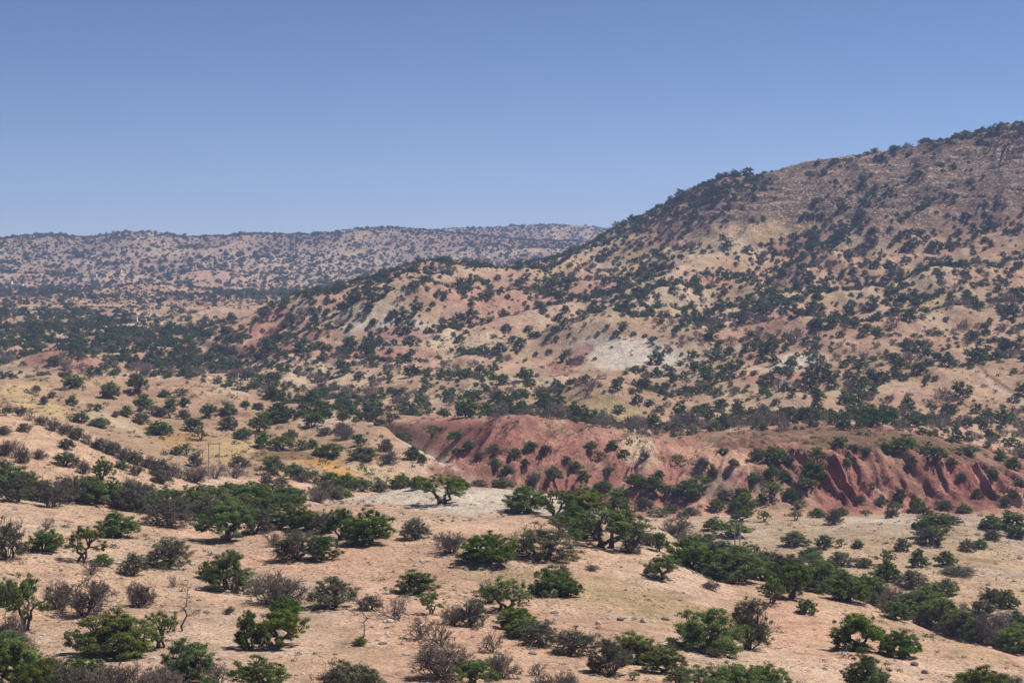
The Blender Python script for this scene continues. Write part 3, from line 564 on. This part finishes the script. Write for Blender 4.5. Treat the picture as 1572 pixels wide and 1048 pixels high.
def candidates(n, y0, y1, seed):
    g = np.random.default_rng(seed); y = np.sqrt(g.uniform(y0 * y0, y1 * y1, n)); px = g.uniform(-120, 1690, n); x = (px - PX0) / F * y
    z = gi(px, y, Z); row = HZ - F * z / y; rm = gi(px, y, RMIN); vis = row < rm + np.where(y > 1500, 5, 9) * 600 / np.maximum(y, 600)
    return x[vis], y[vis], z[vis], px[vis], row[vis], g
def thin(x, y, rad, g):
    order = g.permutation(len(x)); cell = {}; keep = []
    for i in order:
        cx, cy = int(x[i] // 6), int(y[i] // 6); ok = True
        for a in (-1, 0, 1):
            for b in (-1, 0, 1):
                for j in cell.get((cx + a, cy + b), ()):
                    if (x[i] - x[j]) ** 2 + (y[i] - y[j]) ** 2 < (rad[i] * .5 + rad[j] * .5) ** 2: ok = False; break
                if not ok: break
            if not ok: break
        if ok: cell.setdefault((cx, cy), []).append(i); keep.append(i)
    return np.array(keep)
x, y, z, px, row, g = candidates(420000, 452, 3150, 5)
d = dens(px, row, x, y); dn = g.random(len(x))
ok = dn < d * np.where(y < 700, .42, np.where(y > 1700, .66, np.where((y > 1250) & (px < 600), .40, .70))) ; ok &= ~((y < 470) & (px < 560)); ok &= ~((y < 600) & (px < 420))
x, y, z, px, row = x[ok], y[ok], z[ok], px[ok], row[ok]
W = np.clip(g.lognormal(math.log(2.7), .5, len(x)), 1.1, 7.5) * np.where(y > 2300, .88, 1) * np.where(y > 1700, 1.12, np.where((y > 1000) & (px < 600), .82, 1))
k_ = thin(x, y, W * .74, g); x, y, z, px, row, W = x[k_], y[k_], z[k_], px[k_], row[k_], W[k_]
gn = fbm(x / 45, y / 45, 231, 3); grey = g.random(len(x)) < np.clip(.08 + .7 * gn * (y < 720) + .12 * (y < 720), .05, .75)
print('far trees', len(x), 'grey', grey.sum())
nI = sum(1 for t in IND if t[5] in 'glm')
vis_px = (px > -5) & (px < 1577)
ang = W / y * F * vis_px * ~grey; top = np.argsort(-ang)[:max(0, 299 - nI)]
for i in top: IND.append([x[i], y[i], z[i], W[i], W[i] * g.uniform(.55, .8), 'g', px[i], row[i], W[i] / y[i] * F])
rest = np.ones(len(x), bool); rest[top] = False

# low-detail crowns for the far hills
def far_tree(seed, n, ls, mat):
    sg, V, Q, tn = gen_tree(seed, nl=11, nc=4, nleaf=n, ls=ls, low=.02, twigs=False, clump=.58, drop=.6); Vt, Qt = tubes(sg, 3); V, Vt = normalise([V, Vt], W0, H0 * .92)
    me_ = mesh_poly('far_tree', np.concatenate([V, Vt]), np.concatenate([Q, Qt + len(V)]), 4, [mat, M_bark], np.concatenate([tn, np.zeros(len(Vt))]))
    mi = np.zeros(len(Q) + len(Qt), np.int32); mi[len(Q):] = 1; me_.polygons.foreach_set('material_index', mi); return me_
protoG = [bpy.data.objects.new('far_tree', far_tree(500 + k, 26, .42, M_far)) for k in range(7)]
protoB = []
for k in range(4):
    th, tw_ = gen_bare(600 + k, nst=6, br=3, tw=.05, r0=.09); Vb, Qb = tubes(th + tw_, 3); Vb = normalise([Vb], W0, H0 * .9)[0]
    protoB.append(bpy.data.objects.new('far_shrub', mesh_poly('far_shrub', Vb, Qb, 4, M_twig)))

def scatter(name, pts, protos, variant, rotz, scl, label, cat):
    me_ = bpy.data.meshes.new(name); me_.vertices.add(len(pts)); me_.vertices.foreach_set('co', np.asarray(pts, np.float32).ravel())
    a = me_.attributes.new('variant', 'INT', 'POINT'); a.data.foreach_set('value', np.asarray(variant, np.int32))
    r3 = np.zeros((len(pts), 3), np.float32); r3[:, 2] = rotz
    a = me_.attributes.new('turn', 'FLOAT_VECTOR', 'POINT'); a.data.foreach_set('vector', r3.ravel())
    a = me_.attributes.new('size', 'FLOAT_VECTOR', 'POINT'); a.data.foreach_set('vector', np.asarray(scl, np.float32).ravel())
    o = bpy.data.objects.new(name, me_); C.objects.link(o)
    pc = bpy.data.collections.new(name + '_kinds')
    for q_, p in enumerate(protos): p.name = '%s_kind_%02d' % (name, q_); pc.objects.link(p)
    nt = bpy.data.node_groups.new(name, 'GeometryNodeTree')
    nt.interface.new_socket('Geometry', in_out='INPUT', socket_type='NodeSocketGeometry'); nt.interface.new_socket('Geometry', in_out='OUTPUT', socket_type='NodeSocketGeometry')
    gi_ = nt.nodes.new('NodeGroupInput'); go = nt.nodes.new('NodeGroupOutput'); iop = nt.nodes.new('GeometryNodeInstanceOnPoints'); ci = nt.nodes.new('GeometryNodeCollectionInfo')
    ci.inputs['Collection'].default_value = pc; ci.inputs['Separate Children'].default_value = True; ci.inputs['Reset Children'].default_value = True
    def att(n, t): q_ = nt.nodes.new('GeometryNodeInputNamedAttribute'); q_.data_type = t; q_.inputs['Name'].default_value = n; return q_.outputs['Attribute']
    l = nt.links.new; l(gi_.outputs[0], iop.inputs['Points']); l(ci.outputs[0], iop.inputs['Instance']); iop.inputs['Pick Instance'].default_value = True
    l(att('variant', 'INT'), iop.inputs['Instance Index']); l(att('size', 'FLOAT_VECTOR'), iop.inputs['Scale'])
    e2r = nt.nodes.new('FunctionNodeEulerToRotation'); l(att('turn', 'FLOAT_VECTOR'), e2r.inputs[0]); l(e2r.outputs[0], iop.inputs['Rotation']); l(iop.outputs[0], go.inputs[0])
    md = o.modifiers.new('scatter', 'NODES'); md.node_group = nt; o['kind'] = 'stuff'; o['label'] = label; o['category'] = cat; return o

for sel, nm, pr, lb, ct in ((rest & ~grey, 'hillside_trees', protoG, 'thousands of small dark green trees dotted over the middle and far hills', 'trees'), (rest & grey, 'hillside_shrubs', protoB, 'grey leafless shrubs scattered between the trees on the hills', 'shrubs')):
    n = int(sel.sum()); s = W[sel] / W0; s3 = np.stack([s * g.uniform(.85, 1.2, n), s * g.uniform(.85, 1.2, n), s * g.uniform(.8, 1.15, n)], -1)
    scatter(nm, np.stack([x[sel], y[sel], z[sel] - .05], -1), pr, g.integers(0, len(pr), n), g.uniform(0, 6.28, n), s3, lb, ct)
# knee-high scrub on all slopes
xs, ys, zs, ps, rs, g2 = candidates(420000, 300, 2900, 6)
dd = np.clip(.34 + .7 * fbm(xs / 18, ys / 18, 241, 3), .06, 1) * np.where(ys < 372, .04, 1) * np.where(ys < 470, 1.6, 1) * np.where(ys > 1500, .8, 1); ok = g2.random(len(xs)) < dd * .55
ok &= ~((ys < 372) & (ps < 620))
xs, ys, zs = xs[ok], ys[ok], zs[ok]; n = len(xs); print('scrub', n)
def tuft(seed, n, mat, R=.5, Hh=.5, ls=.16):
    g_ = np.random.default_rng(seed); d_ = nrm(g_.normal(size=(n, 3))); d_[:, 2] = np.abs(d_[:, 2]); q_ = d_ * g_.uniform(.4, 1, (n, 1)) * np.array([R, R, Hh]) * (1 + .3 * np.sin(d_[:, :1] * 5 + seed))
    V, Q = leaves(q_, nrm(d_ + g_.normal(size=(n, 3)) * .6), ls, g_, .5); return mesh_poly('tuft', V, Q, 4, mat, np.repeat(g_.uniform(0, .8, n), 4))
M_dry = leafmat('dry_tuft', (.16, .125, .085), (.30, .25, .16), .4, .1)
pt = [bpy.data.objects.new('scrub', tuft(700, 70, M_far)), bpy.data.objects.new('scrub', tuft(701, 60, M_olive)), bpy.data.objects.new('scrub', tuft(702, 60, M_dry)), bpy.data.objects.new('scrub', tuft(703, 80, M_far))]
s = g2.lognormal(math.log(1.3), .4, n); scatter('low_scrub', np.stack([xs, ys, zs - .05], -1), pt, g2.integers(0, 4, n), g2.uniform(0, 6.28, n), np.stack([s, s, s * g2.uniform(.7, 1.2, n)], -1), 'small dark scrub bushes speckling the bare slopes', 'scrub')
# foreground tufts and stones
xs, ys, zs, ps, rs, g3 = candidates(42000, 100, 345, 8)
dd = np.clip(.15 + 1.0 * fbm(xs / 8, ys / 8, 251, 3), .02, 1); ok = g3.random(len(xs)) < dd * .5; xs, ys, zs = xs[ok], ys[ok], zs[ok]; n = len(xs)
pt2 = [bpy.data.objects.new('tuft', tuft(710, 50, M_dry, .3, .22, .1)), bpy.data.objects.new('tuft', tuft(711, 60, M_twigd, .3, .25, .1)), bpy.data.objects.new('tuft', tuft(712, 40, M_dry, .4, .15, .1)), bpy.data.objects.new('tuft', tuft(713, 60, M_dry, .3, .3, .1))]
s = g3.lognormal(math.log(.7), .5, n); scatter('dry_tufts', np.stack([xs, ys, zs - .03], -1), pt2, g3.integers(0, 4, n), g3.uniform(0, 6.28, n), np.stack([s, s, s], -1), 'low dry tufts dotting the sandy foreground slope', 'tufts')
import bmesh
def stone_mesh(name, seed, mat, sub=1, flat=.6):
    bm = bmesh.new(); bmesh.ops.create_icosphere(bm, subdivisions=sub, radius=.5); g_ = np.random.default_rng(seed); o_ = g_.uniform(0, 50, 3)
    for v in bm.verts:
        c_ = v.co; f = 1 + .45 * float(fbm(np.array([c_.x * 1.8 + o_[0]]), np.array([c_.y * 1.8 + c_.z * 2.1 + o_[1]]), seed, 2)[0]); v.co = (c_.x * f * 1.2, c_.y * f, c_.z * f * flat)
    me_ = bpy.data.meshes.new(name); bm.to_mesh(me_); bm.free(); me_.materials.append(mat); return me_
xs, ys, zs, ps, rs, g3 = candidates(90000, 100, 420, 9)
dd = np.clip(.1 + 1.2 * fbm(xs / 10, ys / 10, 261, 3), .03, 1) * np.where(ys > 390, .4, 1); ok = g3.random(len(xs)) < dd * .6; xs, ys, zs = xs[ok], ys[ok], zs[ok]; n = len(xs)
pt3 = [bpy.data.objects.new('stone', stone_mesh('stone', 720 + k, M_stone if k % 3 else M_dstone)) for k in range(6)]
s = g3.lognormal(math.log(.21), .55, n); scatter('loose_stones', np.stack([xs, ys, zs], -1), pt3, g3.integers(0, 6, n), g3.uniform(0, 6.28, n), np.stack([s, s, s], -1), 'loose pale stones strewn over the sandy foreground slope', 'stones')

# ------------------------------------------------------------------ individual trees and shrubs
SIZEW = [(10, 'huge'), (7.2, 'large'), (5.2, 'mid-sized'), (3.6, 'small'), (0, 'tiny')]
ORD = ['leftmost', 'second', 'third', 'fourth', 'fifth', 'sixth', 'seventh', 'eighth', 'ninth', 'tenth', 'eleventh', 'twelfth', 'thirteenth', 'fourteenth', 'fifteenth', 'sixteenth', 'seventeenth', 'eighteenth', 'nineteenth', 'twentieth']
KIND = {'g': ('argan_tree', 'green tree', 'green'), 'l': ('argan_tree', 'bright green tree', 'bright green'), 'm': ('dusty_tree', 'grey-green tree', 'grey-green'), 'b': ('leafless_shrub', 'leafless grey shrub', 'leafless grey'), 'k': ('leafless_shrub', 'dark leafless shrub', 'dark leafless'), 's': ('dead_tree', 'dead tree', 'dead')}
def place(px, row, k, w):
    if row > 1010: return 'on sand along bottom edge'
    if row > 965: return 'low on near sand'
    if row > 925: return 'on near sand'
    if row > 885: return 'midway up near sand' if px < 1150 else 'in right-hand slanting belt'
    if row > 855: return 'on upper near sand' if px < 1020 else ('at top of slanting belt' if px < 1240 else 'on pale flat by belt')
    if row > 815: return 'below the hedge-like belt' if px < 480 else ('on near crest' if px < 1060 else 'on pale flat before red scarp')
    if row > 770: return 'in the hedge-like belt' if px < 480 else ('beside the pale crest' if px < 1060 else 'at red scarp foot')
    if px < 640:
        if row > 735: return 'in gully behind hedge-like belt'
        if row > 690: return 'low on tan left hill'
        if row > 655: return 'midway up tan left hill'
        if row > 625: return 'high on tan left hill'
        return 'along tan left hill top'
    if row > 725: return 'low on red slope'
    if row > 690: return 'midway up red slope'
    return 'near red slope rim'
COLUMN = [(262, 'at far left'), (524, 'at left'), (786, 'left of centre'), (1048, 'right of centre'), (1310, 'at right'), (9999, 'at far right')]
SPECIAL = {(926, 839): 'largest and fullest green tree, right of the pale crest, with thick spreading limbs', (680, 772): 'round green tree alone on the pale crest with its shadow to the left', (832, 856): 'wide grey-green tree with dark low branches at the centre of the near slope',
 (748, 863): 'bright umbrella-shaped green tree touching a leafless purple-grey shrub on its left', (695, 848): 'purple-grey leafless shrub touching the umbrella-shaped green tree on its right', (640, 909): 'small flat-topped tree with bare thin stems alone on open sand',
 (556, 985): 'thin dead snag with a dark little bush at its foot on open sand', (552, 990): 'tiny dark bush wrapped round the foot of the thin dead snag', (281, 968): 'crooked dead tree with a bare curved top between two green trees at lower left',
 (168, 1006): 'big pale green bushy tree at the lower left of the slope', (40, 967): 'tall green tree with open crown near the left edge of the sand', (130, 944): 'wide leafless shrub with many grey stems beside the tall tree at left', (350, 903): 'broad green tree with grey lower branches at left middle of the slope',
 (1090, 998): 'dense green tree casting its shadow over white stones at lower right', (1148, 996): 'tall sparse grey-green tree standing right behind the dense green one', (1318, 996): 'larger of two dark green trees joined on the orange sand at lower right', (1382, 1006): 'smaller of two dark green trees joined on the orange sand at lower right',
 (680, 1040): 'large dark leafless thicket at the bottom centre of the slope', (1122, 890): 'big rounded green tree in front of the short double power pole', (1126, 824): 'low wide green tree directly behind the short double power pole', (383, 995): 'left one of two open-crowned trees with visible dark stems on the sand',
 (430, 994): 'right one of two open-crowned trees with visible dark stems on the sand', (1238, 941): 'small green bush alone just below the slanting tree belt', (1018, 888): 'small green tree alone on the sand below the big rounded tree', (350, 828): 'tall full green tree closing the front of the hedge-like belt',
 (256, 808): 'grey-green tree with fanned dark stems at the front of the hedge-like belt', (566, 834): 'tall round green tree at the right end of the row on the crest', (1221, 837): 'leftmost little tree on the open pale flat before the red scarp', (1470, 882): 'low wide grey bush on the pale flat at right',
 (1058, 868): 'green tree just left of the big rounded tree in the slanting belt', (848, 914): 'bright low green hedge-like bush with a grey one behind it at centre', (268, 900): 'small dense dark leafless bush alone on the left sand', (158, 868): 'small rounded dark bush right of the bushy green tree at left'}
cells = {}
for i, t in enumerate(IND):
    px, row, k, w = t[6], t[7], t[5], t[8]
    if i < len(TREES): row = TREES[i][1]
    sz = next(n_ for lim, n_ in SIZEW if t[3] > lim); pl = place(px, row, k, w); cn = next(n_ for lim, n_ in COLUMN if px < lim)
    cells.setdefault((sz, KIND[k][1], pl, cn), []).append(i)
LAB = {}
for (sz, kd, pl, cn), ids in cells.items():
    ids.sort(key=lambda i: IND[i][6])
    for r_, i in enumerate(ids):
        if len(ids) == 1: LAB[i] = '%s %s %s, %s' % (sz, kd, pl, cn)
        elif r_ == len(ids) - 1: LAB[i] = 'rightmost %s %s %s, %s' % (sz, kd, pl, cn)
        elif r_ == 0: LAB[i] = 'leftmost %s %s %s, %s' % (sz, kd, pl, cn)
        else: LAB[i] = '%s from left of %s %ss %s, %s' % (ORD[r_], sz, kd, pl, cn)
GRP = {'argan_tree': 'green trees on the near slopes', 'dusty_tree': 'grey-green trees on the near slopes', 'leafless_shrub': 'leafless shrubs on the near slopes', 'dead_tree': 'dead trees on the near slope'}
rg = np.random.default_rng(21); lastv = -1
for i, t in enumerate(IND):
    k = t[5]; nm = KIND[k][0]
    lab = SPECIAL.get((int(TREES[i][0]), int(TREES[i][1])), LAB[i]) if i < len(TREES) else LAB[i]
    lib = GREEN if k in 'gl' else DUSTY if k == 'm' else SNAG if k == 's' else BARE
    v = int(rg.integers(0, len(lib)));
    if k in 'gl' and v in (2, 5) and rg.random() < .55: v = 4
    if v == lastv: v = (v + 1) % len(lib)
    lastv = v
    if k == 's': sx = sy = sz_ = t[4] / 6.2
    else: sx = t[3] / W0 * (1.2 if k in 'glm' else 1.05); sy = sx * rg.uniform(.85, 1.05); sz_ = t[4] / H0 * (.90 if k in 'glm' else .84)
    if k in 'gl' and sz_ > sx * 1.5: sz_ = sx * 1.5 + (sz_ - sx * 1.5) * .6
    tilt = (rg.uniform(-.09, .09), rg.uniform(-.09, .09))
    o = thing(nm, lab, 'tree' if k in 'glms' else 'shrub', (t[0], t[1], t[2]), rg.uniform(0, 6.28) if k != 's' else rg.uniform(-.4, .4), GRP[nm], (sx, sy, sz_))
    o.rotation_euler[0] = tilt[0]; o.rotation_euler[1] = tilt[1]
    part('crown' if k in 'glm' else 'branches', lib[v][0], o); part('trunk', lib[v][1], o)
print('individuals', len(IND), 'green', sum(1 for t in IND if t[5] in 'gl'))

# ------------------------------------------------------------------ boulders
for q_, (px, py, w, hh, mt_, lab) in enumerate([(1404,1021,11,8,M_dstone,'grey boulder on open sand, the left of two at lower right'), (1419,1033,11,8,M_dstone,'grey boulder on open sand, the right of two at lower right'), (679,799,9,5,M_dstone,'dark flat rock alone on the sand below the pale crest'),
     (597,955,16,8,M_stone,'long pale rock beside a leafless shrub at centre'), (606,951,9,9,M_stone,'upright pale rock just right of the long pale rock'), (953,952,11,9,M_dstone,'grey rock at the left end of three on the centre slope'), (988,955,10,9,M_stone,'pale rock in the middle of three on the centre slope'),
     (1022,951,13,6,M_dstone,'flat dark rock at the right end of three on the centre slope'), (102,979,9,14,M_dstone,'dark upright rock on the sand left of the big pale green tree'), (379,912,12,10,M_stone,'pale rock on the sand beside the wide dark shrub at left'), (298,806,16,10,M_stone,'pale broken rock lying under the hedge-like belt'),
     (1248,943,6,5,M_stone,'small white rock beside the little green bush'), (444,866,6,5,M_dstone,'small dark rock on the sand below the crest row'), (918,958,10,10,M_stone,'pale rock above the dusty thicket at centre'), (30,850,8,5,M_stone,'pale stone on the sand at the left edge')]):
    d_ = at(px, py); x_ = (px - PX0) / F * d_; me_ = stone_mesh('boulder', 800 + q_, mt_, 3, .75)
    o = bpy.data.objects.new('boulder', me_); C.objects.link(o); o.location = (x_, d_, zat(x_, d_) + hh * d_ / F * .25); o.scale = (w * d_ / F * .85, w * d_ / F * .85, hh * d_ / F * 1.25); o.rotation_euler = (0, 0, q_ * 1.3)
    o['label'] = lab; o['category'] = 'rock'; o['group'] = 'boulders on the near slope'

# ------------------------------------------------------------------ double power poles
def box(bm, x0, x1, y0, y1, z0, z1):
    vs = [bm.verts.new(p) for p in ((x0,y0,z0),(x1,y0,z0),(x1,y1,z0),(x0,y1,z0),(x0,y0,z1),(x1,y0,z1),(x1,y1,z1),(x0,y1,z1))]
    for f in ((0,3,2,1),(4,5,6,7),(0,1,5,4),(1,2,6,5),(2,3,7,6),(3,0,4,7)): bm.faces.new([vs[i] for i in f])
def bmo(name, fn, mat, parent=None):
    bm = bmesh.new(); fn(bm); me_ = bpy.data.meshes.new(name); bm.to_mesh(me_); bm.free(); me_.materials.append(mat); o = bpy.data.objects.new(name, me_); C.objects.link(o)
    if parent is not None: o.parent = parent
    return o
def pole_mesh(x0, z0, z1, r):
    V, Q = tubes([((x0, 0, z0), (x0, 0, z1), r, r * .7)], 10); me_ = mesh_poly('pole', V, Q, 4, M_wood, smooth=True); return me_
def hframe(px, Yd, dpx, toprow, lab, arm, ins, rz):
    x_ = (px - PX0) / F * Yd; sp = dpx * Yd / F; zb = zat(x_, Yd); top = (HZ - toprow) / F * Yd - zb
    o = thing('power_pole', lab, 'power pole', (x_, Yd, zb), rz, 'double power poles')
    part('pole', pole_mesh(-sp / 2, -.6, top, .13), o); part('pole', pole_mesh(sp / 2, -.6, top, .13), o)
    bmo('crossarm', lambda bm: box(bm, -sp / 2 - arm, sp / 2 + arm, -.22, -.11, top - .32, top - .16), M_wood, o)
    bmo('brace', lambda bm: box(bm, -sp / 2 + .09, sp / 2 - .09, -.05, .05, top * .55, top * .55 + .09), M_wood, o)
    for s in ins:
        V, Q = tubes([((s, -.165, top - .16), (s, -.165, top + .02), .05, .09), ((s, -.165, top + .02), (s, -.165, top + .10), .09, .04)], 8); part('insulator', mesh_poly('insulator', V, Q, 4, M_pglass), o)
hframe(328.5, 346, 16, 679, 'tall double wooden power pole standing among grey shrubs at left', .35, (-1.3, 0, 1.3), .1)
hframe(1132, 306, 8.5, 801, 'short double power pole with pale crossarm behind the big round tree', .55, (-.9, 0, .9), .35)
d_ = 352; x_ = (272 - PX0) / F * d_; zb = zat(x_, d_)
o = thing('marker_post', 'short white post among dark shrubs left of the double power pole', 'post', (x_, d_, zb)); V, Q = tubes([((0, 0, -.4), (0, 0, 2.6), .1, .09)], 8); part('shaft', mesh_poly('shaft', V, Q, 4, M_wall), o); part('cap', mesh_poly('cap', *tubes([((0, 0, 2.6), (0, 0, 2.72), .14, .05)], 8), 4, M_wall), o)

# ------------------------------------------------------------------ small far houses
def house(px, py, wpx, hm, lab, wall, nwin=2, ymin=800):
    d_ = at(px, py, ymin); x_ = (px - PX0) / F * d_; w_ = wpx * d_ / F; dp = min(w_, 9); z_ = zat(x_, d_)
    o = thing('house', lab, 'house', (x_, d_, z_), 0, 'small houses in the far valley')
    bmo('wall', lambda bm: box(bm, -w_ / 2, w_ / 2, 0, dp, -1.5, hm), wall, o)
    def rf(bm):
        e = .18
        box(bm, -w_ / 2 - e, w_ / 2 + e, -e, dp + e, hm, hm + .14)
        for a in ((-w_ / 2 - e, w_ / 2 + e, -e, 0.05), (-w_ / 2 - e, w_ / 2 + e, dp - .05, dp + e), (-w_ / 2 - e, -w_ / 2 + .05, .05, dp - .05), (w_ / 2 - .05, w_ / 2 + e, .05, dp - .05)): box(bm, a[0], a[1], a[2], a[3], hm + .14, hm + .5)
    bmo('roof', rf, M_roof, o)
    bmo('door', lambda bm: box(bm, -w_ * .08, w_ * .08 if w_ < 12 else -w_ * .08 + 1.1, -.03, .03, -.2, 2.0), M_hole, o)
    for s in range(nwin):
        xc = -w_ * .38 + s * (w_ * .76 / max(1, nwin - 1)); bmo('window', lambda bm: box(bm, xc - .45, xc + .45, -.03, .03, 1.0, 2.0), M_hole, o)
    return o
for a in [(13,437,9,3.6,'white house at the far left edge of the valley',M_wall,2),(31,441,7,3.0,'small white house just right of the far-left white house',M_wall,2),(143,425,9,3.2,'white block house at the end of a long pale wall',M_wall,2),(206,495,8,3.0,'white house in a valley clearing beside a pinkish house',M_wall,2),
          (220,497,7,2.6,'pinkish mud house right of the white clearing house',M_mud,2),(44,482,5,2.4,'lone pale hut among trees at left of the valley',M_mud,1),(182,418,8,2.8,'pale house high on the far slope above the knoll',M_wall,2),(516,439,6,3.0,'white house beside the left spur of the mountain',M_wall,2),(497,441,8,2.6,'low pinkish house left of the spur',M_mud,2)]:
    house(*a)
d_ = at(130, 426, 800); x_ = (122 - PX0) / F * d_
zl = zat(x_, d_); o = bmo('compound_wall', lambda bm: (box(bm, -12, 9, 0, .4, -2, 2.0), box(bm, -12.1, 9.1, -.1, .5, 2.0, 2.15)), M_wall); o.location = (x_, d_, zl); o['label'] = 'long low white compound wall on the far slope left of a block house'; o['category'] = 'wall'

# ------------------------------------------------------------------ air
def hz_fn(bm): box(bm, -2600, 2600, -60, 4300, float(Z.min()) - 1.0 - 1, max(float(Z.max()) + 16, 12))
hz = bmo('haze', hz_fn, M_stone); hm_, nt, N, L = newmat('haze_air'); ho = N('ShaderNodeOutputMaterial'); pv = N('ShaderNodeVolumePrincipled')
pv.inputs['Color'].default_value = (.42, .56, 1.0, 1); pv.inputs['Density'].default_value = 0.00015; pv.inputs['Anisotropy'].default_value = .2
L(pv.outputs[0], ho.inputs['Volume']); hz.data.materials.clear(); hz.data.materials.append(hm_); hz['kind'] = 'stuff'

# ------------------------------------------------------------------ sky, sun, camera
EL, AZ = math.radians(56), math.radians(62)
w_ = bpy.data.worlds.new('World'); scene.world = w_; w_.use_nodes = True; nt = w_.node_tree; bg = nt.nodes['Background']
sk = nt.nodes.new('ShaderNodeTexSky'); sk.sky_type = 'NISHITA'; sk.sun_disc = False; sk.sun_elevation = EL; sk.sun_rotation = AZ; sk.altitude = 5400; sk.air_density = 1.0; sk.dust_density = 0; sk.ozone_density = 4.0
hu = nt.nodes.new('ShaderNodeMix'); hu.data_type = 'RGBA'; hu.blend_type = 'MULTIPLY'; hu.inputs[0].default_value = 1; hu.inputs[7].default_value = (1.03, .96, 1.0, 1); nt.links.new(sk.outputs[0], hu.inputs[6])
nt.links.new(hu.outputs[2], bg.inputs[0]); bg.inputs[1].default_value = .073
sl = bpy.data.lights.new('sun', 'SUN'); sl.energy = 4.6; sl.angle = math.radians(.53); sl.color = (1, .95, .88); so = bpy.data.objects.new('sun', sl); C.objects.link(so)
from mathutils import Vector
sd = Vector((math.sin(AZ) * math.cos(EL), math.cos(AZ) * math.cos(EL), math.sin(EL))); so.rotation_euler = sd.to_track_quat('Z', 'Y').to_euler()
cd = bpy.data.cameras.new('camera'); co = bpy.data.objects.new('camera', cd); C.objects.link(co); co.rotation_euler = (math.radians(90), 0, 0)
cd.sensor_width = 36; cd.lens = 36 * F / 1572; cd.shift_y = -(524 - HZ) / 1572; cd.clip_end = 20000; cd.clip_start = .5
scene.camera = co
scene.view_settings.view_transform = 'Standard'; scene.view_settings.look = 'None'; scene.view_settings.exposure = .32; scene.view_settings.gamma = 1
scene.render.engine = 'CYCLES'; scene.cycles.max_bounces = 6; scene.cycles.diffuse_bounces = 2; scene.cycles.volume_bounces = 1; scene.cycles.transmission_bounces = 2; scene.cycles.glossy_bounces = 1
scene.cycles.use_denoising = True; scene.cycles.denoiser = 'OPENIMAGEDENOISE'; scene.cycles.denoising_prefilter = 'ACCURATE'
print('script', time.time() - T0)
